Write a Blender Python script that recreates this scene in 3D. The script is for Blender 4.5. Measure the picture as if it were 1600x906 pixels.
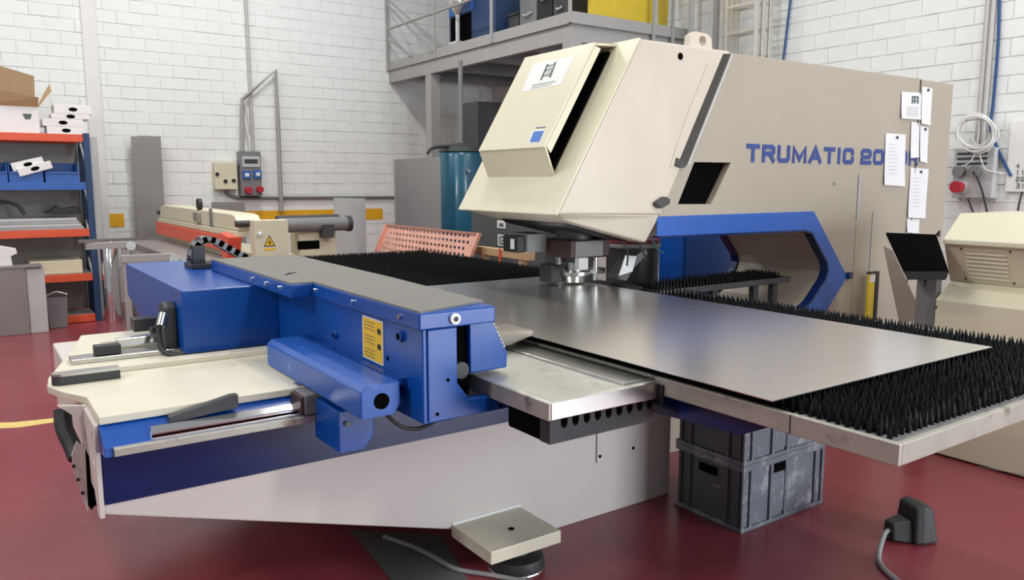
import bpy, bmesh, math, random
from mathutils import Vector, Matrix
from mathutils.geometry import tessellate_polygon
random.seed(7)
for o in list(bpy.data.objects): bpy.data.objects.remove(o, do_unlink=True)
SC = bpy.context.scene
COL = SC.collection
# ------------------------------------------------------------------ camera
FPX, CX, CY, EYE = 1233.0, 800.0, 453.0, 1.6
PITCH = math.atan(168 / FPX); AZ = math.radians(55.35)
fw = Vector((math.cos(AZ), math.sin(AZ), 0)); RT = Vector((math.sin(AZ), -math.cos(AZ), 0)); up = Vector((0, 0, 1))
FWD = fw * math.cos(PITCH) - up * math.sin(PITCH); UPV = up * math.cos(PITCH) + fw * math.sin(PITCH)
CAM = Vector((0, 0, EYE))
cd = bpy.data.cameras.new('camera'); cam = bpy.data.objects.new('camera', cd); COL.objects.link(cam)
cd.sensor_width = 36.0; cd.lens = FPX / 1600 * 36.0; cd.clip_end = 200; cd.clip_start = 0.05
M = Matrix((RT, UPV, -FWD)).transposed().to_4x4(); M.translation = CAM
cam.matrix_world = M
SC.camera = cam
# ------------------------------------------------------------------ world, lamps, exposure
w = bpy.data.worlds.new('hall_ambient'); SC.world = w; w.use_nodes = True
w.node_tree.nodes['Background'].inputs[0].default_value = (0.93, 0.96, 1.0, 1)
w.node_tree.nodes['Background'].inputs[1].default_value = 0.34
LAMPS = [(-4.0, 2.4, 5.0, 150), (2.2, -3.4, 5.6, 150), (-0.8, 5.0, 6.2, 85), (3.0, 5.0, 6.2, 75), (-1.5, 8.4, 6.2, 135), (3.0, 8.4, 6.2, 125), (3.2, 1.0, 6.2, 25), (5.4, 2.4, 6.2, 100)]  # first entry is an added fill aimed at the control cabinet front
for lx, ly, lz, le in LAMPS:
    ld = bpy.data.lights.new('hall_or_fill_lamp', 'AREA'); ld.shape = 'RECTANGLE'; ld.size = 0.5; ld.size_y = 1.5
    ld.energy = le; ld.color = (1.0, 0.98, 0.95)
    lo = bpy.data.objects.new('hall_or_fill_lamp', ld); COL.objects.link(lo); lo.location = (lx, ly, lz)
    if ly < 0 or lx < -3: lo.rotation_euler = (Vector((2.0, 3.0, 0.8) if ly < 0 else (4.6, 2.4, 1.0)) - Vector((lx, ly, lz))).to_track_quat('-Z', 'Y').to_euler()
dd = bpy.data.lights.new('door_daylight', 'AREA'); dd.shape = 'RECTANGLE'; dd.size = 5.0; dd.size_y = 2.8; dd.energy = 800; dd.color = (0.86, 0.93, 1.0)
do = bpy.data.objects.new('door_daylight', dd); COL.objects.link(do); do.location = (6.4, -6.0, 1.6); do.rotation_euler = (math.radians(90), 0, math.radians(22))
SC.view_settings.view_transform = 'Standard'; SC.view_settings.look = 'None'
SC.view_settings.gamma = 1.0; SC.view_settings.use_curve_mapping = False
SC.view_settings.exposure = -0.05
# ------------------------------------------------------------------ pixel -> point on a known plane
def ray(x, y): return FWD * FPX + RT * (x - CX) - UPV * (y - CY)
def PZ(x, y, z): d = ray(x, y); return CAM + d * ((z - EYE) / d.z)
def PX(x, y, X): d = ray(x, y); return CAM + d * (X / d.x)
def PY(x, y, Y): d = ray(x, y); return CAM + d * (Y / d.y)
def PP(x, y, p, n): d = ray(x, y); return CAM + d * ((p - CAM).dot(n) / d.dot(n))
# ------------------------------------------------------------------ materials
MATS = {}
def mat(name, col, rough=0.5, metal=0.0, var=0.06, scale=6.0, bump=0.0, bscale=60.0, spots=None, spec=0.5, coat=0.0, aniso=None):
    m = bpy.data.materials.new(name); m.use_nodes = True; nt = m.node_tree; N = nt.nodes; L = nt.links
    b = N['Principled BSDF']
    tc = N.new('ShaderNodeTexCoord'); mp = N.new('ShaderNodeMapping'); L.new(tc.outputs['Object'], mp.inputs[0])
    if aniso: mp.inputs['Scale'].default_value = aniso
    nz = N.new('ShaderNodeTexNoise'); nz.inputs['Scale'].default_value = scale; nz.inputs['Detail'].default_value = 5
    L.new(mp.outputs[0], nz.inputs['Vector'])
    rp = N.new('ShaderNodeValToRGB'); L.new(nz.outputs['Fac'], rp.inputs[0])
    c = Vector(col)
    rp.color_ramp.elements[0].position = 0.3; rp.color_ramp.elements[1].position = 0.7
    rp.color_ramp.elements[0].color = (*[max(0, v * (1 - var)) for v in c], 1)
    rp.color_ramp.elements[1].color = (*[min(1, v * (1 + var)) for v in c], 1)
    out = rp.outputs[0]
    if spots:                      # stains and wear: (colour, scale, threshold, softness)
        sc_, ss, th, sf = spots
        n2 = N.new('ShaderNodeTexNoise'); n2.inputs['Scale'].default_value = ss; n2.inputs['Detail'].default_value = 7; n2.inputs['Roughness'].default_value = 0.65
        L.new(tc.outputs['Object'], n2.inputs['Vector'])
        r2 = N.new('ShaderNodeValToRGB'); r2.color_ramp.elements[0].position = th; r2.color_ramp.elements[1].position = th + sf
        L.new(n2.outputs['Fac'], r2.inputs[0])
        mx = N.new('ShaderNodeMixRGB'); L.new(r2.outputs[0], mx.inputs[0]); L.new(out, mx.inputs[1]); mx.inputs[2].default_value = (*sc_, 1)
        out = mx.outputs[0]
    L.new(out, b.inputs['Base Color'])
    b.inputs['Roughness'].default_value = rough; b.inputs['Metallic'].default_value = metal
    b.inputs['Specular IOR Level'].default_value = spec
    if coat: b.inputs['Coat Weight'].default_value = coat; b.inputs['Coat Roughness'].default_value = 0.12
    if bump:
        n3 = N.new('ShaderNodeTexNoise'); n3.inputs['Scale'].default_value = bscale; n3.inputs['Detail'].default_value = 4
        L.new(mp.outputs[0], n3.inputs['Vector'])
        bp = N.new('ShaderNodeBump'); bp.inputs['Strength'].default_value = bump; bp.inputs['Distance'].default_value = 0.01
        L.new(n3.outputs['Fac'], bp.inputs['Height']); L.new(bp.outputs[0], b.inputs['Normal'])
    MATS[name] = m
    return m
mat('floor', (0.25, 0.045, 0.058), 0.27, var=0.10, scale=1.3, bump=0.05, bscale=9, spots=((0.30, 0.085, 0.095), 2.2, 0.58, 0.25))
mat('brick', (0.82, 0.84, 0.825), 0.75, var=0.03, bump=0.35, bscale=22)
mat('mortar', (0.70, 0.70, 0.685), 0.85, var=0.10, bump=0.3, bscale=30)
mat('plaster', (0.78, 0.78, 0.76), 0.75, var=0.03, bump=0.15, bscale=25)
mat('yellow_paint', (0.80, 0.42, 0.01), 0.6, var=0.08)
mat('floor_yellow', (0.72, 0.55, 0.18), 0.6, var=0.12, scale=30)
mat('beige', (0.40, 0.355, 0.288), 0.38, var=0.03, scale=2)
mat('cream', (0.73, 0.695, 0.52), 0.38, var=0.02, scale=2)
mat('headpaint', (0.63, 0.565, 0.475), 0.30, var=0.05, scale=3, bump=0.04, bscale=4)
mat('basepaint', (0.64, 0.59, 0.555), 0.42, var=0.03, scale=2)
mat('baseplate', (0.72, 0.68, 0.54), 0.40, var=0.05, scale=5, spots=((0.40, 0.36, 0.25), 9.0, 0.66, 0.06))
mat('blue', (0.001, 0.066, 0.34), 0.30, var=0.05, scale=4, spec=0.6)
mat('blue_dark', (0.003, 0.016, 0.09), 0.22, var=0.06, scale=3)
mat('blue_arch', (0.020, 0.100, 0.42), 0.35, var=0.05, scale=4, spots=((0.10, 0.22, 0.58), 14, 0.62, 0.1))
mat('steel_sheet', (0.88, 0.87, 0.84), 0.25, 1.0, var=0.03, scale=3, aniso=(1, 14, 1), bump=0.015, bscale=3)
mat('steel', (0.55, 0.55, 0.53), 0.30, 1.0, var=0.08, scale=12)
mat('steel_worn', (0.43, 0.42, 0.365), 0.42, 0.55, var=0.10, scale=9, spots=((0.20, 0.16, 0.12), 11, 0.58, 0.12))
mat('zinc_plate', (0.66, 0.66, 0.60), 0.40, 0.75, var=0.10, scale=7, spots=((0.40, 0.39, 0.33), 6, 0.56, 0.2))
mat('chrome', (0.80, 0.80, 0.80), 0.12, 1.0, var=0.03)
mat('mat_grey', (0.20, 0.195, 0.175), 0.85, var=0.06, scale=40, bump=0.1, bscale=200)
mat('black', (0.012, 0.012, 0.014), 0.5, var=0.2)
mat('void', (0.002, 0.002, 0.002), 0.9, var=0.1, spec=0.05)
mat('bristle', (0.004, 0.0045, 0.006), 0.6, var=0.2, spec=0.2)
mat('brush_bed', (0.020, 0.020, 0.022), 0.6, var=0.2, scale=20)
mat('bed_dust', (0.20, 0.20, 0.20), 0.8, var=0.25, scale=30)
mat('darkgrey', (0.045, 0.047, 0.05), 0.45, var=0.12)
mat('midgrey', (0.20, 0.20, 0.20), 0.5, var=0.06)
mat('mezz_grey', (0.36, 0.355, 0.345), 0.55, var=0.04)
mat('lightgrey', (0.52, 0.53, 0.53), 0.5, var=0.05)
mat('panel_grey', (0.29, 0.275, 0.265), 0.45, 0.3, var=0.05, scale=3)
mat('panel_shiny', (0.42, 0.42, 0.41), 0.30, 0.7, var=0.05, scale=3)
mat('white', (0.80, 0.80, 0.79), 0.5, var=0.03)
mat('paper', (0.76, 0.76, 0.78), 0.8, var=0.03, scale=12)
mat('ink', (0.10, 0.14, 0.13), 0.8)
mat('ink_soft', (0.45, 0.48, 0.46), 0.8)
mat('letter_blue', (0.025, 0.055, 0.24), 0.5, var=0.05)
mat('logo_blue', (0.05, 0.17, 0.55), 0.5)
mat('sign_yellow', (0.85, 0.52, 0.02), 0.5, var=0.04)
mat('yellow', (0.80, 0.62, 0.03), 0.4, var=0.05)
mat('orange_red', (0.72, 0.10, 0.04), 0.45, var=0.05)
mat('rack_blue', (0.02, 0.055, 0.14), 0.5, var=0.05)
mat('bin_blue', (0.03, 0.12, 0.42), 0.4, var=0.05)
mat('card', (0.50, 0.34, 0.18), 0.8, var=0.05, scale=8)
mat('card_dark', (0.33, 0.22, 0.12), 0.8, var=0.05, scale=8)
mat('shear_cream', (0.68, 0.64, 0.47), 0.45, var=0.03)
mat('shear_red', (0.78, 0.11, 0.06), 0.45, var=0.04)
mat('teal', (0.004, 0.085, 0.15), 0.3, var=0.1, coat=0.3)
mat('copper', (0.80, 0.42, 0.33), 0.35, 0.55, var=0.10, scale=10)
mat('wood', (0.55, 0.36, 0.20), 0.7, var=0.15, scale=8, aniso=(1, 9, 9))
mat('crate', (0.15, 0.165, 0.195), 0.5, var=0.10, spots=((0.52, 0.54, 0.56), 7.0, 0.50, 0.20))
mat('crate_shaded', (0.085, 0.09, 0.105), 0.5, var=0.08)  # same crate plastic darkened: shade of the end walls put into the colour
mat('cable_grey', (0.30, 0.30, 0.31), 0.5, var=0.08)
mat('cable_white', (0.72, 0.72, 0.70), 0.5, var=0.04)
mat('cable_blue', (0.02, 0.07, 0.20), 0.5, var=0.05)
mat('plug_red', (0.45, 0.02, 0.04), 0.4, var=0.05)
mat('rubber', (0.035, 0.037, 0.038), 0.55, var=0.15, scale=20)
mat('floor_plate', (0.17, 0.19, 0.18), 0.35, 0.4, var=0.08, scale=3)
mat('brownred', (0.045, 0.022, 0.02), 0.5)
mat('alu', (0.62, 0.61, 0.57), 0.35, 0.8, var=0.06)
mat('wire_yellow', (0.62, 0.45, 0.03), 0.6, var=0.06)
mat('gm', (0.085, 0.095, 0.095), 0.45, var=0.06)
mat('clamp_steel', (0.25, 0.22, 0.18), 0.45, 0.5, var=0.12, scale=14)
mat('slot', (0.035, 0.030, 0.022), 0.5, var=0.15)
mat('lid_red', (0.12, 0.015, 0.02), 0.5, var=0.1)
mat('comb', (0.022, 0.023, 0.026), 0.5, var=0.1)
mat('pvc', (0.50, 0.49, 0.47), 0.5, var=0.05)
# ------------------------------------------------------------------ geometry helpers
class MB:
    def __init__(s): s.bm = bmesh.new()
    def face(s, pts):
        try: s.bm.faces.new([s.bm.verts.new(p) for p in pts])
        except ValueError: pass
    def box(s, x0, x1, y0, y1, z0, z1):
        v = [s.bm.verts.new((x, y, z)) for z in (z0, z1) for y in (y0, y1) for x in (x0, x1)]
        for f in ((0, 2, 3, 1), (4, 5, 7, 6), (0, 1, 5, 4), (2, 6, 7, 3), (0, 4, 6, 2), (1, 3, 7, 5)): s.bm.faces.new([v[i] for i in f])
        return s
    def prism(s, pts, vec):
        pts = [Vector(p) for p in pts]; vec = Vector(vec); n = len(pts)
        a = [s.bm.verts.new(p) for p in pts]; b = [s.bm.verts.new(p + vec) for p in pts]
        if n > 4:
            for t in tessellate_polygon([pts]):
                s.bm.faces.new([a[i] for i in t]); s.bm.faces.new([b[i] for i in reversed(t)])
        else:
            s.bm.faces.new(a); s.bm.faces.new(b[::-1])
        for i in range(n):
            j = (i + 1) % n; s.bm.faces.new((a[i], b[i], b[j], a[j]))
        return s
    def prism_holes(s, loops, vec):
        loops = [[Vector(p) for p in lp] for lp in loops]; vec = Vector(vec)
        flat = [p for lp in loops for p in lp]
        a = [s.bm.verts.new(p) for p in flat]; b = [s.bm.verts.new(p + vec) for p in flat]
        for t in tessellate_polygon(loops):
            s.bm.faces.new([a[i] for i in t]); s.bm.faces.new([b[i] for i in reversed(t)])
        k = 0
        for lp in loops:
            n = len(lp)
            for i in range(n):
                j = (i + 1) % n; s.bm.faces.new((a[k + i], b[k + i], b[k + j], a[k + j]))
            k += n
        return s
    def hexa(s, a, b):             # two quads of four points each
        A = [s.bm.verts.new(Vector(p)) for p in a]; B = [s.bm.verts.new(Vector(p)) for p in b]
        s.bm.faces.new(A); s.bm.faces.new(B[::-1])
        for i in range(4): j = (i + 1) % 4; s.bm.faces.new((A[i], B[i], B[j], A[j]))
        return s
    def loft(s, rings, cap=True):
        R = [[s.bm.verts.new(Vector(p)) for p in r] for r in rings]; n = len(R[0])
        for q in range(len(R) - 1):
            for i in range(n): j = (i + 1) % n; s.bm.faces.new((R[q][i], R[q + 1][i], R[q + 1][j], R[q][j]))
        if cap: s.bm.faces.new(R[0]); s.bm.faces.new(R[-1][::-1])
        return s
    def cyl(s, p0, p1, r0, r1=None, n=20):
        p0 = Vector(p0); p1 = Vector(p1); r1 = r0 if r1 is None else r1
        d = (p1 - p0).normalized(); u = d.orthogonal().normalized(); v = d.cross(u)
        ring = lambda c, r: [c + (u * math.cos(2 * math.pi * i / n) + v * math.sin(2 * math.pi * i / n)) * r for i in range(n)]
        return s.loft([ring(p0, r0), ring(p1, r1)])
    def lathe(s, c, prof, n=28):   # prof: (r, z)
        c = Vector(c)
        return s.loft([[c + Vector((r * math.cos(2 * math.pi * i / n), r * math.sin(2 * math.pi * i / n), z)) for i in range(n)] for r, z in prof])
    def tube(s, pts, r, n=8, sub=4):
        pts = [Vector(p) for p in pts]
        if sub > 1 and len(pts) > 2:
            q = []
            for i in range(len(pts) - 1):
                a = pts[max(i - 1, 0)]; b = pts[i]; c = pts[i + 1]; d = pts[min(i + 2, len(pts) - 1)]
                for k in range(sub):
                    t = k / sub
                    q.append(0.5 * ((2 * b) + (c - a) * t + (2 * a - 5 * b + 4 * c - d) * t * t + (3 * b - a - 3 * c + d) * t ** 3))
            pts = q + [pts[-1]]
        rings = []; prev = None
        for i, p in enumerate(pts):
            d = (pts[min(i + 1, len(pts) - 1)] - pts[max(i - 1, 0)]).normalized()
            u = d.orthogonal().normalized() if prev is None else (prev - d * prev.dot(d)).normalized()
            prev = u; v = d.cross(u)
            rings.append([p + (u * math.cos(2 * math.pi * k / n) + v * math.sin(2 * math.pi * k / n)) * r for k in range(n)])
        return s.loft(rings)
    def bar(s, p0, p1, w, h, upv=(0, 0, 1)):
        p0 = Vector(p0); p1 = Vector(p1); d = (p1 - p0).normalized(); u = d.cross(Vector(upv)).normalized() * (w / 2); v = u.cross(d).normalized() * (h / 2)
        q = lambda c: [c - u - v, c + u - v, c + u + v, c - u + v]
        return s.hexa(q(p0), q(p1))
WO = {}                               # world origin of every object
def obj(name, mb, m, parent=None, bevel=0.0, smooth=False, label=None):
    bm = mb.bm
    bmesh.ops.recalc_face_normals(bm, faces=bm.faces)
    xs = [v.co.x for v in bm.verts]; ys = [v.co.y for v in bm.verts]; zs = [v.co.z for v in bm.verts]
    org = Vector(((min(xs) + max(xs)) / 2, (min(ys) + max(ys)) / 2, min(zs)))
    bmesh.ops.translate(bm, verts=bm.verts, vec=-org)
    me = bpy.data.meshes.new(name); bm.to_mesh(me); bm.free()
    me.materials.append(MATS[m])
    if smooth:
        for p in me.polygons: p.use_smooth = True
        try: me.set_sharp_from_angle(angle=math.radians(40))
        except Exception: pass
    o = bpy.data.objects.new(name, me); COL.objects.link(o)
    WO[o.name] = org
    if parent is not None: o.parent = parent; o.location = org - WO[parent.name]
    else: o.location = org
    if bevel:
        b = o.modifiers.new('edge', 'BEVEL'); b.width = bevel; b.segments = 2; b.limit_method = 'ANGLE'; b.angle_limit = math.radians(35)
    if label: o['label'] = label
    return o
def tag(o, label, cat, group=None, kind=None):
    o['label'] = label; o['category'] = cat
    if group: o['group'] = group
    if kind: o['kind'] = kind
    return o
def thing(name, loc, label, cat, group=None):
    o = bpy.data.objects.new(name, None); COL.objects.link(o); o.location = Vector(loc); WO[o.name] = Vector(loc)
    o.empty_display_size = 0.1
    return tag(o, label, cat, group)
def struct(name, mb, m, parent=None, **k):
    o = obj(name, mb, m, parent, **k)
    if parent is None: o['kind'] = 'structure'
    return o
def B(x0, x1, y0, y1, z0, z1): return MB().box(x0, x1, y0, y1, z0, z1)
def inst(name, src, loc, parent, scale=None, rot=None):   # another object on the same mesh data; loc is a world point
    o = bpy.data.objects.new(name, src.data); COL.objects.link(o); WO[o.name] = Vector(loc)
    o.parent = parent; o.location = Vector(loc) - WO[parent.name]
    if scale: o.scale = scale
    if rot: o.rotation_euler = rot
    return o
XA = Vector((1, 0, 0)); YA = Vector((0, 1, 0)); ZA = Vector((0, 0, 1))
def V(*a): return Vector(a)

# ================================================================== SETTING
WY, WX = 11.6, 7.6
struct('floor', B(-6, WX + 0.3, -6, WY + 0.3, -0.08, 0.0), 'floor')
wl = struct('wall_left', B(-6, WX + 0.3, WY + 0.006, WY + 0.25, 0, 6.5), 'mortar')
wr = struct('wall_right', B(WX + 0.006, WX + 0.3, -6, WY, 0, 6.5), 'mortar')
BW, BH = 0.325, 0.158
# blocks of the left wall
cells = []
for r in range(int(0.55 / BH), int(4.75 / BH)):
    off = (r % 2) * BW / 2
    for c in range(0, int(7.6 / BW) + 1):
        x = c * BW + off + 0.02; z = r * BH
        if x > 7.3: continue
        cells.append(((Vector((x, WY, z)) - CAM).length + (4 if x > 5.6 else 0), x, z))
cells.sort()
src = None; rest = MB()
for k, (_, x, z) in enumerate(cells):
    j = random.uniform(-0.003, 0.003)
    if k < 300:
        if src is None:
            src = obj('brick', B(x + 0.003, x + BW - 0.003, WY, WY + 0.03, z + 0.004, z + BH - 0.004), 'brick', wl)
            if True: src.modifiers.clear()
        else:
            inst('brick', src, (x + BW / 2, WY + 0.015 + j, z + 0.004), wl, (random.uniform(0.985, 1.005), 1, random.uniform(0.97, 1.01)), (random.uniform(-.004, .004), random.uniform(-.004, .004), random.uniform(-.006, .006)))
    else:
        rest.box(x + 0.003, x + BW - 0.003, WY + j, WY + 0.03, z + 0.004, z + BH - 0.004)
o = obj('brick_remainder', rest, 'brick', wl); o['kind'] = 'stuff'
cells = []
for r in range(int(1.1 / BH), int(4.3 / BH)):
    off = (r % 2) * BW / 2
    for c in range(0, 18):
        cells.append((2.55 + c * BW + off, r * BH))
cells.sort(key=lambda a: (Vector((WX, a[0], a[1])) - CAM).length)
src = None; rest = MB()
for k, (y, z) in enumerate(cells):
    j = random.uniform(-0.003, 0.003)
    if k < 300:
        if src is None: src = obj('brick', B(WX, WX + 0.03, y + 0.004, y + BW - 0.004, z + 0.004, z + BH - 0.004), 'brick', wr)
        else: inst('brick', src, (WX + 0.015 + j, y + BW / 2, z + 0.004), wr, (1, random.uniform(0.985, 1.005), random.uniform(0.97, 1.01)), (random.uniform(-.004, .004), random.uniform(-.004, .004), random.uniform(-.006, .006)))
    else: rest.box(WX + j, WX + 0.03, y + 0.004, y + BW - 0.004, z + 0.004, z + BH - 0.004)
if rest.bm.verts:
    o = obj('brick_remainder', rest, 'brick', wr); o['kind'] = 'stuff'
# plastered column and the yellow guard stripe
struct('trim_1', B(1.40, 1.56, WY - 0.03, WY + 0.02, 0, 6.4), 'plaster')
for i, (a, b) in enumerate(((1.24, 1.39), (1.57, 1.74), (1.90, 5.5))):
    struct('trim_%d' % (i + 2), B(a, b, WY - 0.006, WY + 0.004, 1.015, 1.19), 'yellow_paint')
# yellow line painted on the floor
struct('trim_5', MB().prism([PZ(-160, 676, 0), PZ(-160, 664, 0), PZ(20, 660, 0), PZ(110, 651, 0), PZ(150, 652, 0), PZ(150, 657, 0), PZ(90, 659, 0), PZ(30, 668, 0)][::-1], (0, 0, 0.002)), 'floor_yellow')

# ================================================================== PUNCHING MACHINE
YS, YF = 3.2, 4.0
pm = thing('punching_machine', (3.2, 3.6, 0), 'large cream and blue sheet metal punching machine with brush tables', 'machine')
# ---- base
bprof = [(0.30, 0.835), (0.30, 0.53), (2.07, 0.0), (2.90, 0.0), (2.90, 0.835)]
base = obj('base_body', MB().prism([V(x, 2.76, z) for x, z in bprof], (0, 1.55, 0)), 'basepaint', pm, bevel=0.006)
obj('panel_seam', B(2.395, 2.400, 2.7575, 2.762, 0.27, 0.56), 'darkgrey', base)
for p in ((938, 713), (990, 700)):
    c = PY(*p, 2.757); obj('screw_hole', MB().cyl(c, c + YA * 0.006, 0.008, n=12), 'void', base)
obj('blue_stripe', B(0.302, 2.90, 2.752, 2.765, 0.565, 0.835), 'blue_dark', pm)
obj('top_plate', MB().prism([V(0.30, 2.74, 0.835), V(1.25, 2.74, 0.835), V(1.25, 4.3, 0.835), V(0.42, 4.3, 0.835), V(0.36, 4.0, 0.835), V(0.215, 3.42, 0.835), V(0.20, 3.28, 0.835), V(0.24, 3.15, 0.835), V(0.30, 3.03, 0.835)], (0, 0, 0.028)), 'baseplate', pm, bevel=0.004)
# end plates of the base
ep = obj('end_plate', MB().prism_holes([[V(0.285, 2.755, 0.835), V(0.285, 3.05, 0.835), V(0.285, 2.80, 0.52), V(0.285, 2.755, 0.52)], [V(0.285, 2.80, 0.80), V(0.285, 2.87, 0.79), V(0.285, 2.83, 0.70), V(0.285, 2.80, 0.68)]], (0.016, 0, 0)), 'basepaint', pm, bevel=0.003)
obj('end_rib', MB().prism([PY(*p, 3.08) for p in ((112, 712), (120, 690), (133, 700), (138, 802), (128, 775), (116, 740))], (0, .012, 0)), 'basepaint', pm)
obj('end_recess', MB().prism([PY(*p, 3.10) for p in ((131, 695), (150, 735), (163, 790), (148, 790), (143, 797), (138, 790), (134, 750))], (0, .02, 0)), 'void', pm)
obj('end_gusset', MB().prism([PY(*p, 3.00) for p in ((90, 634), (134, 634), (147, 668), (150, 735), (133, 700), (128, 660), (112, 648))], (0, .014, 0)), 'basepaint', pm)
g = MB(); g.tube([PY(98, 640, 3.25), PY(100, 668, 3.22), PY(112, 695, 3.18), PY(120, 715, 3.14)], 0.03, n=8)
obj('cable_loom', g, 'rubber', pm, smooth=True)
for k in range(3):
    c = PY(115 + 7 * k, 728 + 21 * k, 3.079); obj('screw', MB().cyl(c, c - YA * .004, 0.006, n=8), 'black', ep)
# sloping ledge with linear rail in front of the plate
led = obj('guide_ledge', MB().prism([V(0.30, 2.76, 0.838), V(0.30, 2.655, 0.785), V(0.30, 2.645, 0.755), V(0.30, 2.76, 0.74)], (0.86, 0, 0)), 'blue', pm, bevel=0.002)
led2 = obj('rail_strip', B(0.325, 1.16, 2.632, 2.672, 0.757, 0.783), 'steel_worn', led, bevel=0.002)
obj('linear_rail', MB().prism([V(0.44, 2.655, 0.783), V(0.44, 2.69, 0.800), V(0.44, 2.69, 0.822), V(0.44, 2.655, 0.808)], (0.72, 0, 0)), 'chrome', led, bevel=0.003)
obj('rail_groove', MB().prism([V(0.438, 2.653, 0.793), V(0.438, 2.66, 0.793), V(0.438, 2.66, 0.800), V(0.438, 2.653, 0.800)], (0.725, 0, 0)), 'void', led)
obj('end_stop', MB().prism([V(0.50, 2.70, 0.815), V(0.50, 2.70, 0.838), V(0.70, 2.70, 0.880), V(0.725, 2.70, 0.880), V(0.725, 2.70, 0.835)], (0, 0.03, 0)), 'darkgrey', led, bevel=0.003)
c0 = PZ(478, 632, 0.80)
cb = obj('rail_carriage', B(0.93, 1.13, 2.62, 2.73, 0.79, 0.862), 'midgrey', pm, bevel=0.004)
obj('carriage_wiper', B(0.915, 0.93, 2.625, 2.725, 0.795, 0.855), 'brownred', cb)
# rails and stops at the back of the plate
rb = obj('guide_rail', MB().prism([V(0.24, 3.36, 0.863), V(0.24, 3.44, 0.863), V(1.2, 3.44, 0.863), V(1.2, 3.36, 0.863)][::-1], (0, 0, 0.022)), 'baseplate', pm, bevel=0.003)
g = MB(); prof = []
for i in range(13):
    a = math.pi / 2 + math.pi * i / 12; prof.append(V(0.245 + 0.03 * math.cos(a), 3.28 + 0.03 * math.sin(a), 0.865))
prof += [V(0.44, 3.25, 0.865), V(0.44, 3.31, 0.865)]
bu = obj('end_bumper', MB().prism(prof, (0, 0, 0.03)), 'rubber', pm, bevel=0.003)
obj('bumper_cap', MB().prism([p + ZA * 0.031 for p in prof], (0, 0, 0.009)), 'steel', bu)
sb = obj('support_bar', B(0.31, 0.95, 3.60, 3.70, 0.863, 0.885), 'steel', pm, bevel=0.003)
obj('sensor_block', B(0.40, 0.50, 3.62, 3.68, 0.886, 0.925), 'rubber', sb, bevel=0.003)
obj('sensor_rail', B(0.50, 0.80, 3.75, 3.79, 0.886, 0.925), 'chrome', sb, bevel=0.003)
obj('sensor_rail', B(0.45, 0.85, 3.82, 3.85, 0.863, 0.90), 'steel', sb, bevel=0.003)
obj('sensor_block', B(0.62, 0.75, 4.05, 4.15, 0.895, 0.955), 'darkgrey', sb, bevel=0.003)
obj('sensor_cable', MB().tube([V(0.66, 3.86, 0.93), V(0.8, 3.9, 0.935), V(0.98, 3.95, 0.93)], 0.018), 'rubber', sb, smooth=True)
# foot
ft = obj('foot_plate', MB().prism([V(1.60, 2.77, 0.105), V(1.60, 2.46, 0.105), V(1.95, 2.46, 0.105), V(1.95, 2.77, 0.105)], (0, 0, 0.055)), 'baseplate', pm, bevel=0.004)
c = PZ(799, 826, 0.161); obj('bolt_hole', MB().cyl(c, c + ZA * 0.002, 0.013, n=16), 'void', ft)
obj('levelling_pad', MB().lathe((1.80, 2.57, 0), [(0.115, 0), (0.12, 0.02), (0.11, 0.055), (0.05, 0.062), (0.05, 0.105)]), 'rubber', ft, smooth=True)
obj('pad_ring', MB().lathe((1.80, 2.57, 0), [(0.120, 0.001), (0.1225, 0.006), (0.120, 0.011)]), 'steel', ft)
obj('weld_seam', MB().cyl((1.60, 2.762, 0.165), (1.95, 2.762, 0.165), 0.008, n=8), 'white', ft)

# ---- coordinate guide (blue beam) ---------------------------------
bx0 = 1.135
bb = obj('beam_body', B(bx0, 1.25, 2.13, 4.22, 0.845, 1.15), 'blue', pm, bevel=0.004)
obj('beam_cover', B(1.12, 1.40, 2.12, 3.02, 1.148, 1.202), 'blue', pm, bevel=0.005)
fc = obj('beam_cover', B(1.03, 1.47, 3.02, 4.23, 1.148, 1.202), 'blue', pm, bevel=0.005)
obj('cover_mat', MB().prism([V(1.125, 2.125, 1.202), V(1.41, 2.21, 1.202), V(1.45, 3.02, 1.202), V(1.47, 4.23, 1.202), V(1.035, 4.23, 1.202), V(1.035, 3.03, 1.202), V(1.125, 3.02, 1.202)], (0, 0, 0.006)), 'mat_grey', pm)
obj('mat_tear', MB().prism([V(1.10, 3.30, 1.2085), V(1.14, 3.36, 1.2085), V(1.19, 3.38, 1.2085), V(1.13, 3.35, 1.2085)], (0, 0, 0.001)), 'black', fc)
for (y, z) in ((2.25, 1.175), (2.62, 1.175), (2.99, 1.175)):
    obj('cover_screw', MB().cyl((1.122, y, z), (1.112, y, z), 0.009, n=12), 'chrome', bb)
for y in (3.15, 3.32, 3.52): obj('cover_screw', MB().cyl((1.032, y, 1.175), (1.022, y, 1.175), 0.009, n=12), 'chrome', fc)
for p, r in (((627, 525), .020), ((626, 627), .022), ((525, 523), .016)):
    c = PX(*p, bx0)
    q = obj('socket_bolt', MB().cyl(c, c - XA * 0.012, r, n=18), 'blue_arch', bb); obj('bolt_recess', MB().cyl(c - XA * 0.0115, c - XA * 0.0135, r * 0.6, n=12), 'void', q)
c = PX(606, 560, bx0); obj('screw_hole', MB().cyl(c, c - XA * 0.002, 0.008, n=10), 'void', bb)
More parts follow.
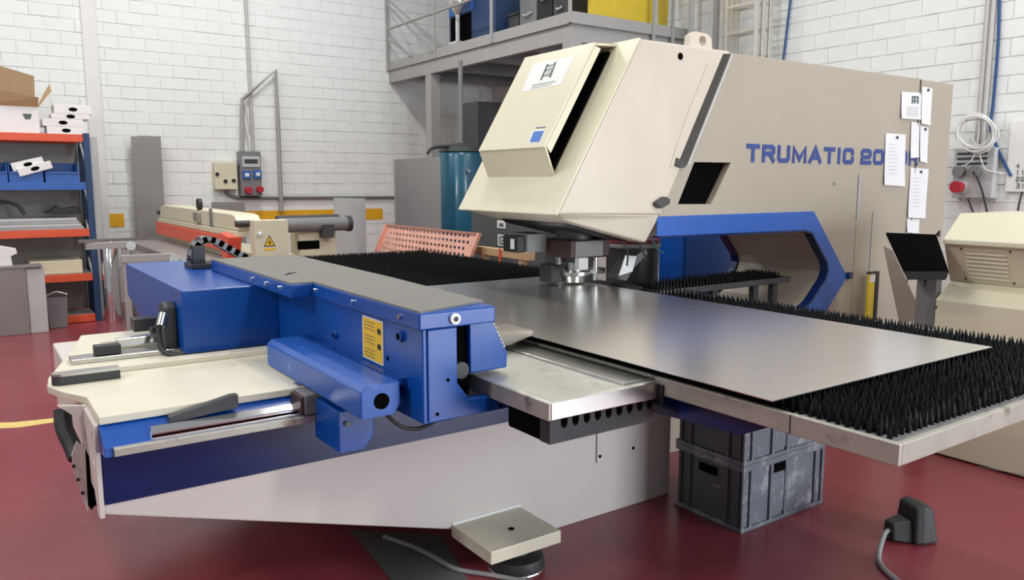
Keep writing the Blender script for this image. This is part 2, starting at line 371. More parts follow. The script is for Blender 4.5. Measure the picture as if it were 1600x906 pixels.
# yellow instruction plate
q = [PX(*p, bx0 - 0.003) for p in ((566, 492), (598, 503), (599, 572), (567, 557))]
st = obj('instruction_plate', MB().prism(q, (0.003, 0, 0)), 'white', bb)
cen = sum(q, V(0, 0, 0)) / 4
qi = [cen + (p - cen) * 0.93 - XA * 0.001 for p in q]
obj('plate_face', MB().prism(qi, (0.0009, 0, 0)), 'sign_yellow', st)
def onq(u, v, off=0.0016): return (q[0] * (1 - u) + q[1] * u) * (1 - v) + (q[3] * (1 - u) + q[2] * u) * v - XA * off
g = MB()
for k in range(11):
    v = 0.1 + 0.08 * k
    if k not in (3, 7): g.prism([onq(.12, v), onq(.62, v), onq(.62, v + .018), onq(.12, v + .018)], (0.0004, 0, 0))
obj('plate_text', g, 'ink', st)
for v in (0.25, 0.6):
    g = MB(); g.prism([onq(.83 + .09 * math.cos(a), v + .075 * math.sin(a)) for a in [2 * math.pi * i / 10 for i in range(10)]], (0.0004, 0, 0)); obj('warning_symbol', g, 'black', st)
# end of the beam: bracket with black opening and clamp guard
obj('end_opening', B(1.2505, 1.345, 2.20, 4.1, 0.90, 1.147), 'void', bb)
obj('end_bracket', MB().prism([V(1.150, 2.122, 0.850), V(1.150, 2.122, 1.147), V(1.255, 2.122, 1.147), V(1.255, 2.122, 0.965), V(1.30, 2.122, 0.905), V(1.40, 2.122, 0.905), V(1.50, 2.122, 0.87), V(1.50, 2.122, 0.850)], (0, 0.03, 0)), 'blue', bb, bevel=0.003)
obj('beam_underplate', B(1.2505, 1.50, 2.16, 4.1, 0.845, 0.875), 'blue', bb)
obj('motor_inside', MB().cyl((1.30, 2.17, 0.99), (1.30, 2.199, 0.99), 0.028), 'darkgrey', bb, smooth=True)
gd = obj('clamp_guard', MB().prism([PY(*p, 2.18) for p in ((733, 486), (762, 483), (766, 493), (788, 540), (793, 552), (792, 574), (735, 584))], (0, 0.12, 0)), 'blue', pm, bevel=0.004)
g = MB()
for k in range(9):
    t = k / 8; p = PY(766, 495, 2.18) * (1 - t) + PY(787, 541, 2.18) * t; g.box(p.x - .002, p.x + .004, 2.178, 2.304, p.z - .003, p.z + .004)
obj('guard_teeth', g, 'lightgrey', gd)
obj('guard_bolt', MB().cyl((1.245, 2.133, 1.175), (1.245, 2.110, 1.175), 0.018, n=18), 'white', bb)
obj('bolt_recess', MB().cyl((1.245, 2.109, 1.175), (1.245, 2.1075, 1.175), 0.008, n=10), 'black', bb)
for x, z in ((1.18, 0.875), (1.22, 0.98), (1.42, 0.862)): obj('screw_hole', MB().cyl((x, 2.1225, z), (x, 2.120, z), 0.006, n=10), 'void', bb)
# sheet clamps reaching to the sheet
for y in (2.47, 3.1, 3.8):
    cl = obj('sheet_clamp', MB().prism([V(1.40, y, 0.965), V(1.70, y, 0.975), V(1.815, y, 1.002), V(1.82, y, 1.02), V(1.76, y, 1.035), V(1.40, y, 1.045)], (0, 0.13, 0)), 'clamp_steel', pm, bevel=0.015)
# tube cover on the side
tb = obj('side_tube', MB().prism([V(0.965, 2.22, 0.868), V(0.965, 2.22, 0.955), V(0.985, 2.22, 0.972), V(1.10, 2.22, 0.972), V(1.10, 2.22, 0.90), V(1.08, 2.22, 0.868)], (0, 0.92, 0)), 'blue_arch', pm, bevel=0.004)
obj('tube_opening', MB().cyl((1.035, 2.2195, 0.918), (1.035, 2.2165, 0.918), 0.026, n=20), 'void', tb)
g = MB()
for k in range(30): g.box(1.098, 1.135, 2.24 + k * 0.03, 2.262 + k * 0.03, 0.955, 0.976)
obj('toothed_strip', g, 'blue', tb)
br = obj('support_bracket', MB().prism([V(0.97, 2.42, 0.70), V(0.97, 2.42, 0.845), V(1.10, 2.42, 0.845), V(1.10, 2.42, 0.74), V(1.06, 2.42, 0.70)], (0, 0.22, 0)), 'blue', pm, bevel=0.004)
obj('bracket_bolt', MB().cyl((1.0, 2.417, 0.80), (1.0, 2.405, 0.80), 0.008, n=12), 'midgrey', br)
obj('hanging_cable', MB().tube([V(1.06, 2.25, 0.868), V(1.10, 2.22, 0.825), V(1.17, 2.22, 0.805), V(1.25, 2.24, 0.82), V(1.27, 2.26, 0.846)], 0.007), 'rubber', pm, smooth=True)
for k in range(2): obj('valve_block', B(0.95 + .06 * k, 0.99 + .06 * k, 2.75 + .05 * k, 2.80 + .05 * k, 0.83, 0.868), 'steel', br)
# drive housing (blue box)
hb = obj('drive_housing', MB().prism([V(0.725, 3.50, 0.93), V(0.725, 3.50, 1.148), V(0.725, 4.88, 1.148), V(0.725, 4.88, 0.97), V(0.725, 4.45, 0.875), V(0.725, 3.50, 0.875)], (0.41, 0, 0)), 'blue', pm, bevel=0.005)
obj('housing_skirt', B(0.75, 1.13, 3.515, 4.4, 0.862, 0.89), 'darkgrey', hb)
c = PY(316, 567, 3.50); obj('housing_bolt', MB().cyl(c, c - YA * 0.012, 0.010, n=14), 'white', hb)
gp = obj('cable_gland', MB().prism([V(0.724, 3.60, 0.875), V(0.724, 3.60, 1.065), V(0.724, 3.66, 1.085), V(0.724, 3.73, 1.065), V(0.724, 3.75, 0.93), V(0.724, 3.70, 0.875)], (-0.05, 0, 0)), 'rubber', hb, bevel=0.008)
obj('gland_connector', MB().cyl((0.674, 3.62, 1.04), (0.655, 3.60, 0.99), 0.02), 'steel', gp, smooth=True)
obj('gland_hose', MB().tube([V(0.66, 3.62, 1.03), V(0.65, 3.62, 0.95), V(0.66, 3.58, 0.88), V(0.72, 3.5, 0.868)], 0.012), 'rubber', gp, smooth=True)
# drag chain arching behind the beam
dc = []
cA = V(0.955, 4.10, 1.15)
for i in range(12):
    a = math.radians(200 - 200 * i / 11)
    dc.append(V(1.10 + 0.10 * math.cos(a) * 1.1, 4.40, 1.19 + 0.13 * math.sin(a)))
chain = None
pts = [V(0.985, 4.36, 1.152), V(0.98, 4.36, 1.20), V(0.99, 4.36, 1.25), V(1.02, 4.36, 1.29), V(1.06, 4.36, 1.30), V(1.10, 4.36, 1.285), V(1.14, 4.36, 1.26), V(1.18, 4.36, 1.235), V(1.22, 4.36, 1.21), V(1.26, 4.36, 1.185)]
for i in range(len(pts) - 1):
    a, b = pts[i], pts[i + 1]; d = (b - a).normalized(); n = V(-d.z, 0, d.x) * 0.018
    g = MB(); g.prism([a - n, a + n, b + n, b - n], (0, 0.012, 0)); g.prism([a - n + YA * .1, a + n + YA * .1, b + n + YA * .1, b - n + YA * .1], (0, 0.012, 0))
    m_ = (a + b) / 2; e = (b - a) * 0.28; g.prism([m_ - e - n * .8, m_ + e - n * .8, m_ + e + n, m_ - e + n], (0, 0.11, 0))
    if chain is None: chain = obj('drag_chain', g, 'darkgrey', pm)
    else: obj('chain_link', g, 'midgrey', chain)
obj('chain_foot', B(0.955, 1.07, 4.33, 4.5, 1.149, 1.175), 'rubber', pm, bevel=0.004)
obj('chain_side', B(0.965, 1.03, 4.34, 4.352, 1.17, 1.27), 'rubber', pm, bevel=0.01)

# ---- brush tables -------------------------------------------------
SX0, SX1, SY0, SY1 = 1.805, 3.08, 1.34, 4.05    # metal sheet
def tuft_mesh():
    bm = bmesh.new(); n = 5
    r = [(0.0080, 0.0), (0.0065, 0.022), (0.0016, 0.046)]
    R = [[bm.verts.new((q * math.cos(2 * math.pi * i / n), q * math.sin(2 * math.pi * i / n), z)) for i in range(n)] for q, z in r]
    for a in range(2):
        for i in range(n): j = (i + 1) % n; bm.faces.new((R[a][i], R[a][j], R[a + 1][j], R[a + 1][i]))
    bm.faces.new(R[2])
    me = bpy.data.meshes.new('bristle_tuft'); bm.to_mesh(me); bm.free(); me.materials.append(MATS['bristle']); return me
TUFT = tuft_mesh()
TV = [v.co.copy() for v in TUFT.vertices]; TF = [list(p.vertices) for p in TUFT.polygons]
def brush_table(x0, x1, y0, y1, skip, single, rim=True, z0=0.955):
    t = obj('brush_table', B(x0 + 0.02, x1 - 0.02, y0 + 0.02, y1 - 0.02, z0 - 0.035, z0 - 0.004), 'brush_bed', pm)
    pos = []
    nx = int((x1 - x0 - 0.10) / 0.029); ny = int((y1 - y0 - 0.10) / 0.029)
    for i in range(nx + 1):
        for j in range(ny + 1):
            x = x0 + 0.062 + i * 0.029 + random.uniform(-.002, .002); y = y0 + 0.062 + j * 0.029 + random.uniform(-.002, .002)
            if not skip(x, y): pos.append((x, y))
    pos.sort(key=lambda p: p[0] ** 2 + p[1] ** 2)
    vs, fs = [], []
    for k, (x, y) in enumerate(pos):
        tx, ty = random.uniform(-.08, .08), random.uniform(-.08, .08)
        if k < single:
            o = bpy.data.objects.new('bristle_tuft', TUFT); COL.objects.link(o); o.parent = t
            o.location = Vector((x, y, z0 - 0.004)) - WO[t.name]; o.rotation_euler = (tx, ty, random.random())
        else:
            b = len(vs); vs += [(v.x + x + ty * v.z, v.y + y + tx * v.z, v.z + z0 - 0.004) for v in TV]; fs += [[b + q for q in f] for f in TF]
    if vs:
        me = bpy.data.meshes.new('bristle_field'); me.from_pydata(vs, [], fs); me.materials.append(MATS['bristle'])
        o = bpy.data.objects.new('bristle_field', me); COL.objects.link(o); o.parent = t; o.location = -WO[t.name]; o['kind'] = 'stuff'
    return t
under = lambda x, y: (SX0 + 0.06 < x < SX1 - 0.06) and (SY0 + 0.06 < y < SY1 - 0.1)
T1 = (1.835, 3.44, 0.99, 3.28)
t1 = brush_table(*T1, lambda x, y: under(x, y), 300)
def rims(t, x0, x1, y0, y1, z0, z1, m):
    for nm, b in (('rim_side', (x0, x0 + 0.018, y0, y1)), ('rim_side', (x1 - 0.018, x1, y0, y1)), ('rim_end', (x0 + 0.0185, x1 - 0.0185, y0, y0 + 0.018)), ('rim_end', (x0 + 0.0185, x1 - 0.0185, y1 - 0.018, y1))):
        obj(nm, B(*b, z0, z1), m, t, bevel=0.003)
rims(t1, *T1, 0.908, 0.966, 'steel_worn')
obj('rim_joint', B(1.8335, 1.8345, 1.30, 1.303, 0.910, 0.964), 'black', t1)
obj('bed_border', B(1.86, 3.40, 1.013, 1.075, 0.951, 0.9535), 'bed_dust', t1); obj('bed_border', B(1.86, 1.90, 1.076, 1.33, 0.951, 0.9535), 'bed_dust', t1)
t2 = brush_table(1.90, 3.46, 4.10, 6.45, lambda x, y: False, 0)
rims(t2, 1.90, 3.46, 4.10, 6.45, 0.908, 0.960, 'darkgrey')
t3 = brush_table(3.35, 4.62, 3.33, 3.64, lambda x, y: False, 0)
rims(t3, 3.35, 4.62, 3.33, 3.64, 0.925, 0.962, 'darkgrey')
for x in (4.30, 4.50, 3.9, 3.6): obj('table_leg', B(x - .025, x + .025, 3.36, 3.40, 0.70, 0.925), 'darkgrey', t3)
# dark blue arm carrying the table, second side plate with black comb
obj('table_arm', MB().prism([V(1.90, 2.9, 0.905), V(1.90, 1.44, 0.905), V(1.90, 1.42, 0.885), V(1.90, 1.52, 0.835), V(1.90, 2.15, 0.80), V(1.90, 2.9, 0.68)], (0.10, 0, 0)), 'blue_dark', pm, bevel=0.004)
obj('table_arm', MB().prism([V(3.1, 3.3, 0.905), V(3.1, 1.6, 0.905), V(3.1, 1.6, 0.86), V(3.1, 3.3, 0.70)], (0.10, 0, 0)), 'blue_dark', pm, bevel=0.004)
sp = obj('side_plate', B(1.385, 1.825, 1.81, 2.62, 0.945, 0.953), 'zinc_plate', pm, bevel=0.002)
obj('plate_apron', B(1.385, 1.825, 1.80, 1.81, 0.897, 0.953), 'steel', sp, bevel=0.003)
obj('plate_apron', B(1.375, 1.385, 1.80, 2.62, 0.897, 0.953), 'steel_worn', sp, bevel=0.003)
obj('plate_gap_strip', B(1.826, 1.8345, 1.78, 2.62, 0.88, 0.945), 'black', sp)
obj('plate_step', B(1.70, 1.8255, 1.83, 2.62, 0.9535, 0.962), 'steel', sp, bevel=0.002)
# comb block
outl = [V(1.40, 1.825, 0.815), V(1.40, 1.825, 0.897)]
for k in range(9):
    xc = 1.455 + 0.045 * k
    outl += [V(xc - .013, 1.825, .897), V(xc - .013, 1.825, .870), V(xc - .008, 1.825, .861), V(xc, 1.825, .857), V(xc + .008, 1.825, .861), V(xc + .013, 1.825, .870), V(xc + .013, 1.825, .897)]
outl += [V(1.834, 1.825, 0.897), V(1.834, 1.825, 0.815)]
obj('comb_block', MB().prism(outl, (0, 0.05, 0)), 'comb', sp)
obj('comb_backing', B(1.40, 1.834, 1.876, 2.05, 0.815, 0.896), 'void', sp, bevel=0.006)

# ---- C frame -------------------------------------------------------
thr = [(3.22, 1.30), (4.56, 1.29), (4.64, 1.27), (4.83, 1.06), (4.845, 1.0), (4.82, 0.94), (4.66, 0.79), (4.56, 0.745), (2.92, 0.72)]
outer = [V(3.30, YS, 2.355), V(5.87, YS, 2.355), V(5.87, YS, 0.0), V(2.92, YS, 0.0)] + [V(x, YS, z) for x, z in reversed(thr)] + [V(3.22, YS, 1.5)]
win = [PY(*p, YS) for p in ((1085, 253), (1142, 254), (1111, 319), (1059, 319))]
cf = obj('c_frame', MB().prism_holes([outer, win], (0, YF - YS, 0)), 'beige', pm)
obj('window_back', MB().prism([p + YA * 0.10 + (p - sum(win, V(0, 0, 0)) / 4) * 0.02 for p in win], (0, 0.01, 0)), 'void', cf)
wc = sum(win, V(0, 0, 0)) / 4
obj('dark_window', MB().prism([PY(*p, YS + 0.045) for p in ((1087, 254), (1132, 255), (1104, 319), (1060, 319))], (0, 0.008, 0)), 'void', cf)
obj('rear_cabinet', B(5.875, 6.35, YS - 0.002, YF, 0.0, 2.352), 'beige', pm, bevel=0.006)
obj('rear_seam', B(5.868, 5.876, YS - 0.006, YS + 0.01, 0, 2.35), 'darkgrey', cf)
# blue band around the throat
ob = [PY(*p, YS) for p in ((1018, 340), (1270, 330), (1322, 432), (1284, 500))]
ib = [V(x, YS, z) for x, z in thr[:8]]
band = [V(3.20, YS, ob[1].z), ob[1], ob[2], V(4.72, YS, 0.60), V(4.40, YS, 0.60), V(4.50, YS, 0.70)] + ib[::-1][:-1] + [V(3.20, YS, 1.298)]
bd = obj('throat_band', MB().prism([p - YA * 0.010 for p in band], (0, 0.012, 0)), 'blue_arch', pm, bevel=0.002)
inn = [V(x, 0, z) for x, z in thr]
g = MB()
for i in range(len(thr) - 1):
    a, b = inn[i], inn[i + 1]
    d = (b - a).normalized(); n = V(d.z, 0, -d.x)
    if n.dot(V(4.0, 0, 1.0) - a) < 0: n = -n
    g.prism([a + YA * (YS - .012), b + YA * (YS - .012), b + YA * (YS - .012) + n * .012, a + YA * (YS - .012) + n * .012], (0, 0.06, 0))
obj('throat_lip', g, 'blue_dark', bd)
g = MB()
for i in range(len(thr) - 1):
    a, b = inn[i], inn[i + 1]; d = (b - a).normalized(); n = V(d.z, 0, -d.x)
    if n.dot(V(4.0, 0, 1.0) - a) < 0: n = -n
    g.prism([a + YA * (YF - .04), b + YA * (YF - .04), b + YA * (YF - .04) + n * .015, a + YA * (YF - .04) + n * .015], (0, 0.06, 0))
obj('throat_lip', g, 'blue_dark', bd)
c = PY(1324, 430, YS); obj('band_knob', MB().cyl(c, c - YA * 0.03, 0.025, n=12), 'blue_dark', bd)
# door seams and dot on the side
for (a, b, wd) in (((1341, 272), (1338, 345), .012), ((1363, 330), (1358, 440), .007)):
    p, q2 = PY(*a, YS), PY(*b, YS); obj('door_seam', B(p.x, p.x + wd, YS - .002, YS + .004, q2.z, p.z), 'midgrey', cf)
    obj('door_edge', B(p.x + wd + .002, p.x + wd * 2, YS - .004, YS + .004, q2.z, p.z), 'lightgrey', cf)
p = PY(1337, 350, YS); obj('door_seam', B(p.x, p.x + .006, YS - .0015, YS + .004, 0.4, p.z), 'midgrey', cf)
c = PY(1303, 287, YS); obj('screw', MB().cyl(c, c - YA * .004, .011, n=10), 'midgrey', cf)
# ---- lettering in heavy squared capitals
GL = {
 'T': [((0, 1), (1, 1)), ((.5, 1), (.5, 0))], 'R': [((0, 0), (0, 1)), ((0, 1), (.85, 1)), ((.85, 1), (1, .88)), ((1, .88), (1, .62)), ((1, .62), (.85, .48)), ((.85, .48), (0, .48)), ((.62, .48), (.98, 0))],
 'U': [((0, 1), (0, .15)), ((0, .15), (.15, 0)), ((.15, 0), (.85, 0)), ((.85, 0), (1, .15)), ((1, .15), (1, 1))], 'M': [((0, 0), (0, 1)), ((0, 1), (.5, .12)), ((.5, .12), (1, 1)), ((1, 1), (1, 0))],
 'A': [((0, 0), (.5, 1)), ((.5, 1), (1, 0)), ((.2, .3), (.8, .3))], 'I': [((.5, 0), (.5, 1))],
 'C': [((1, .72), (1, .88)), ((1, .88), (.85, 1)), ((.85, 1), (.15, 1)), ((.15, 1), (0, .85)), ((0, .85), (0, .15)), ((0, .15), (.15, 0)), ((.15, 0), (.85, 0)), ((.85, 0), (1, .12)), ((1, .12), (1, .28))],
 '2': [((0, .75), (0, .88)), ((0, .88), (.15, 1)), ((.15, 1), (.85, 1)), ((.85, 1), (1, .86)), ((1, .86), (1, .6)), ((1, .6), (.88, .48)), ((.88, .48), (.12, .42)), ((.12, .42), (0, .28)), ((0, .28), (0, 0)), ((0, 0), (1, 0))],
 '0': [((0, .15), (0, .85)), ((0, .85), (.15, 1)), ((.15, 1), (.85, 1)), ((.85, 1), (1, .85)), ((1, .85), (1, .15)), ((1, .15), (.85, 0)), ((.85, 0), (.15, 0)), ((.15, 0), (0, .15))],
 'G': [((1, .72), (1, .88)), ((1, .88), (.85, 1)), ((.85, 1), (.15, 1)), ((.15, 1), (0, .85)), ((0, .85), (0, .15)), ((0, .15), (.15, 0)), ((.15, 0), (1, 0)), ((1, 0), (1, .48)), ((1, .48), (.55, .48))],
 'H': [((0, 0), (0, 1)), ((1, 0), (1, 1)), ((0, .5), (1, .5))], 'L': [((0, 1), (0, 0)), ((0, 0), (1, 0))], '1': [((.5, 0), (.5, 1)), ((.5, 1), (.25, .8))], '4': [((.75, 0), (.75, 1)), ((.75, 1), (0, .35)), ((0, .35), (1, .35))],
 '3': [((0, 1), (1, 1)), ((1, 1), (1, 0)), ((1, 0), (0, 0)), ((.2, .5), (1, .5))],
}
def glyph(ch, org, ux, uz, wd, ht, t, depth):
    g = MB(); dn = Vector(depth).normalized(); chains = []
    for (a, b) in GL[ch]:
        if chains and chains[-1][-1] == a: chains[-1].append(b)
        else: chains.append([a, b])
    for kk, ch_ in enumerate(chains):
        pts = [Vector((p[0] * wd, p[1] * ht)) for p in ch_]
        closed = ch_[0] == ch_[-1]
        if closed: pts = pts[:-1]
        else:
            pts[0] = pts[0] - (pts[1] - pts[0]).normalized() * t / 2; pts[-1] = pts[-1] + (pts[-1] - pts[-2]).normalized() * t / 2
        n = len(pts); L, Rr = [], []
        for i in range(n):
            d0 = (pts[i] - pts[i - 1]).normalized() if (i > 0 or closed) else None
            d1 = (pts[(i + 1) % n] - pts[i]).normalized() if (i < n - 1 or closed) else None
            if d0 is None: d0 = d1
            if d1 is None: d1 = d0
            n0 = Vector((-d0.y, d0.x)); n1 = Vector((-d1.y, d1.x)); m = (n0 + n1)
            m = m / max(m.length_squared / 2, 0.55)
            L.append(pts[i] + m * t / 2); Rr.append(pts[i] - m * t / 2)
        for i in range(n if closed else n - 1):
            j = (i + 1) % n
            g.prism([org + ux * p.x + uz * p.y - dn * (0.0004 * kk + 0.00012 * i) for p in (L[i], L[j], Rr[j], Rr[i])], depth)
    bmesh.ops.remove_doubles(g.bm, verts=g.bm.verts, dist=1e-5)
    return g
T_ = 0.029
def word(txt, xa, xb, widths, zb, zt):
    tot = sum(widths) + 0.20 * (len(txt) - 1); u = (xb - xa) / tot; x = xa
    for ch, wdt in zip(txt, widths):
        obj('letter', glyph(ch, V(x + T_ / 2, YS - .004, zb + T_ / 2), XA, ZA, wdt * u - T_, zt - zb - T_, T_, (0, .003, 0)), 'letter_blue', cf); x += (wdt + .20) * u
word('TRUMATIC', 3.945, 5.075, [1, 1, 1, 1.2, 1.1, 1, .35, 1], 1.723, 1.834)
word('2000R', 5.160, 5.91, [1, 1, 1, 1, 1], 1.723, 1.834)

# ---- head ----------------------------------------------------------
HN = YS - 0.014
A0 = V(2.49, HN, 1.44); B0 = V(3.04, HN, 2.36); s_ = (B0 - A0).normalized(); n_ = V(-s_.z, 0, s_.x)
HF = 4.16
tr = PY(1139, 83, YS); lr = PY(1030, 338, YS); lr2 = PY(1026, 372, YS)
near = [A0, B0, V(tr.x, HN, 2.36), V(lr.x, HN, 1.42)]
far = [p + YA * (HF - HN) for p in near]
g = MB(); g.hexa(near, far)
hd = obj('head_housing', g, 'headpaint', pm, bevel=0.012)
# cream nose panel over the sloping front
g = MB()
q0 = [A0 - s_ * .01, A0 + YA * (HF - HN) - s_ * .01, B0 + YA * (HF - HN), B0]
g.hexa([p + n_ * 0.012 for p in q0], [p + n_ * 0.001 for p in q0])
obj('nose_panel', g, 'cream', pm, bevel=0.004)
# chin: tapering lower part
k1 = [V(A0.x + .01, HN + .002, 1.44), V(A0.x + .01, HF - .004, 1.44), V(lr.x, HF - .004, 1.42), V(lr.x, HN + .002, 1.42)]
k2 = [V(A0.x + .10, YS + .09, 1.405), V(A0.x + .10, HF - .09, 1.405), V(lr2.x - .05, HF - .20, 1.262), V(lr2.x - .05, YS + .035, 1.262)]
obj('head_chin', MB().hexa(k1, k2), 'headpaint', pm, bevel=0.012)
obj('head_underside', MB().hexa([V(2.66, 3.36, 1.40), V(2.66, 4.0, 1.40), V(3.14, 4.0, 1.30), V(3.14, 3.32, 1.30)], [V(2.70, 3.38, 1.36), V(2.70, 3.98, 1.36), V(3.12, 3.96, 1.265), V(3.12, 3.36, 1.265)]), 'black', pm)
# the cover standing off the nose
def hp(s, y, d): return A0 + s_ * s + n_ * d + YA * (y - HN)
yn, yf = 3.355, 4.0
g = MB(); th = 0.012
g.hexa([hp(.31, yn, .15), hp(.31, yf, .15), hp(.97, yf, .15), hp(.97, yn, .15)], [hp(.31, yn, .15 - th), hp(.31, yf, .15 - th), hp(.97, yf, .15 - th), hp(.97, yn, .15 - th)])
cv = obj('front_cover', g, 'cream', pm, bevel=0.004)
obj('cover_bottom', MB().hexa([hp(.31, yn, .138), hp(.31, yf, .138), hp(.215, yf, .012), hp(.215, yn, .012)], [hp(.322, yn, .138), hp(.322, yf, .138), hp(.227, yf, .012), hp(.227, yn, .012)]), 'cream', cv)
obj('cover_top', MB().hexa([hp(.97, yn, .138), hp(.97, yf, .138), hp(1.06, yf, .012), hp(1.06, yn, .012)], [hp(.958, yn, .138), hp(.958, yf, .138), hp(1.04, yf, .012), hp(1.04, yn, .012)]), 'cream', cv)
obj('cover_flange', MB().hexa([hp(.325, yn, .137), hp(.955, yn, .137), hp(.965, yn, .095), hp(.31, yn, .095)], [hp(.325, yn + .01, .137), hp(.955, yn + .01, .137), hp(.965, yn + .01, .095), hp(.31, yn + .01, .095)]), 'cream', cv)
obj('cover_far_side', MB().hexa([hp(.325, yf - .01, .137), hp(.955, yf - .01, .137), hp(1.03, yf - .01, .013), hp(.235, yf - .01, .013)], [hp(.325, yf, .137), hp(.955, yf, .137), hp(1.03, yf, .013), hp(.235, yf, .013)]), 'cream', cv)
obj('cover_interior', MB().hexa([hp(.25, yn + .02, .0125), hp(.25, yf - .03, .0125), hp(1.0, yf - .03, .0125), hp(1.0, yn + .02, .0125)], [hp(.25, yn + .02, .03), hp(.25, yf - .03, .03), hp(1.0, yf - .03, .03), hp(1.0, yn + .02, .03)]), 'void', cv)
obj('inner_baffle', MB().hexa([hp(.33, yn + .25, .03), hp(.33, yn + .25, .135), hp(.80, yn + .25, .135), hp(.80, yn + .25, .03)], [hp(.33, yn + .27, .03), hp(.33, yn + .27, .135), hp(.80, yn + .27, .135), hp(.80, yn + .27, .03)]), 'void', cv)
obj('inner_motor', MB().cyl(hp(.78, yn + .12, .07), hp(.90, yn + .12, .07), .03), 'black', cv, smooth=True)
# company sticker on the cover and the maker's blue square
def dec(px_list, off, name, m, parent, th=.0008):
    P = [PP(*p, A0 + n_ * (.15 + off), n_) for p in px_list]
    return obj(name, MB().prism(P, -n_ * th), m, parent)
stk = dec(((833, 100), (898, 87), (876, 132), (815, 144)), .001, 'company_sticker', 'white', cv)
for a, b in (((856, 100), (845, 125)), ((868, 97), (859, 121))):
    dec(((a[0] - 1.4, a[1]), (a[0] + 1.4, a[1] - .5), (b[0] + 1.4, b[1] - .5), (b[0] - 1.4, b[1])), .0022, 'emblem_bar', 'ink', stk)
for t in (0.05, .33, .66):
    x = 856 - 11 * t; y = 100 + 25 * t
    dec(((x, y + 1), (x + 12, y - 2), (x + 11.2, y), (x - .8, y + 3)), .0022, 'emblem_bar', 'ink', stk)
for xx in (3.5, 6.5, 9):
    dec(((856 + xx, 101), (857.6 + xx, 100.6), (848.6 + xx, 119), (847 + xx, 119.6)), .0023, 'emblem_bar', 'ink_soft', stk)
dec(((832, 132.5), (868, 125.5), (867, 128), (831, 135)), .0022, 'sticker_text', 'ink_soft', stk)
dec(((830, 137), (862, 131), (861, 132.4), (829, 138.4)), .0022, 'sticker_text', 'ink_soft', stk)
mk = dec(((831, 204), (852, 202), (844, 223), (825, 224)), .001, 'maker_badge', 'white', cv)
dec(((834, 205.5), (850, 204), (842.5, 221.3), (827.5, 222)), .0022, 'badge_square', 'logo_blue', mk)
for k in range(6): dec(((838 + 2.5 * k, 200.5 - .2 * k), (839.6 + 2.5 * k, 200.3 - .2 * k), (839 + 2.5 * k, 198.4 - .2 * k), (837.6 + 2.5 * k, 198.6 - .2 * k)), .0022, 'badge_letter', 'letter_blue', mk)
# dark slot between head and frame, latches, hole, lifting eye
sl = [PY(*p, HN - .004) for p in ((1131, 84), (1142, 84), (1073, 258), (1061, 254))]
obj('head_slot', MB().prism(sl, (0, .02, 0)), 'slot', pm)
obj('slot_edge', MB().prism([PY(*p, YS - .003) for p in ((1143, 85), (1146, 85), (1077, 258), (1074, 258))], (0, .01, 0)), 'lightgrey', cf)
fl = [PY(*p, HN - .006) for p in ((1106, 100), (1129, 84), (1060, 254), (1047, 262), (1058, 225), (1080, 165))]
obj('head_flap', MB().prism(fl, (0, .02, 0)), 'headpaint', pm, bevel=0.003)
obj('latch', MB().prism([PY(*p, YS - .03) for p in ((1058, 246), (1074, 254), (1071, 262), (1064, 262), (1056, 258))], (0, .03, 0)), 'darkgrey', pm, bevel=.004)
obj('latch', MB().prism([PY(*p, YS - .05) for p in ((1028, 316), (1042, 307), (1048, 312), (1047, 319), (1034, 326), (1027, 320))], (0, .05, 0)), 'darkgrey', pm, bevel=.005)
c = PY(1063, 88, HN); obj('head_hole', MB().cyl(c - YA * .002, c + YA * .006, .020, n=18), 'void', hd)
le = V(PY(1096, 66, 3.30).x, 3.30, 2.362)
g = MB(); lp = [le + V(-.10, 0, 0), le + V(-.09, 0, .085), le + V(-.05, 0, .11), le + V(.05, 0, .105), le + V(.09, 0, .08), le + V(.10, 0, 0)]
ey = [le + V(.012 + .03 * math.cos(a), 0, .062 + .028 * math.sin(a)) for a in [2 * math.pi * i / 14 for i in range(14)]]
g.prism_holes([lp, ey], (0, .05, 0)); obj('lifting_eye', g, 'headpaint', pm, bevel=.004)

# ---- punching tools under the head ---------------------------------
PXC, PYC = 2.98, 3.66
ram = obj('tool_ram', MB().lathe((PXC, PYC, 0), [(.11, 1.33), (.11, 1.25), (.07, 1.24), (.07, 1.13)]), 'darkgrey', pm, smooth=True)
obj('tool_holder', B(PXC - .12, PXC + .18, PYC - .12, PYC + .12, 1.16, 1.27), 'brownred', pm, bevel=.01)
obj('ram_plate', B(PXC - .09, PXC + .12, PYC - .125, PYC - .12, 1.17, 1.26), 'midgrey', ram)
strip = obj('stripper', MB().lathe((PXC, PYC, 0), [(.045, 1.006), (.075, 1.012), (.085, 1.05), (.10, 1.055), (.10, 1.075), (.055, 1.08), (.055, 1.13)]), 'steel', pm, smooth=True)
obj('stripper_arm', B(PXC + .05, PXC + .22, PYC - .04, PYC + .04, 1.05, 1.085), 'steel', strip, bevel=.006)
obj('stripper_post', MB().cyl((PXC - .10, PYC + .02, 1.01), (PXC - .10, PYC + .02, 1.18), .018), 'chrome', strip, smooth=True)
obj('stripper_post', MB().cyl((PXC + .10, PYC - .08, 1.02), (PXC + .10, PYC - .08, 1.18), .014), 'chrome', strip, smooth=True)
obj('stripper_block', B(PXC - .17, PXC - .08, PYC + .0, PYC + .12, 1.01, 1.12), 'black', strip, bevel=.006)
vb = obj('valve_unit', B(PXC - .27, PXC - .13, PYC + .10, PYC + .30, 1.19, 1.30), 'midgrey', pm, bevel=.006)
obj('valve_cap', B(PXC - .33, PXC - .275, PYC + .12, PYC + .27, 1.19, 1.29), 'black', vb, bevel=.006)
obj('valve_label', B(PXC - .331, PXC - .3302, PYC + .15, PYC + .19, 1.21, 1.27), 'white', vb)
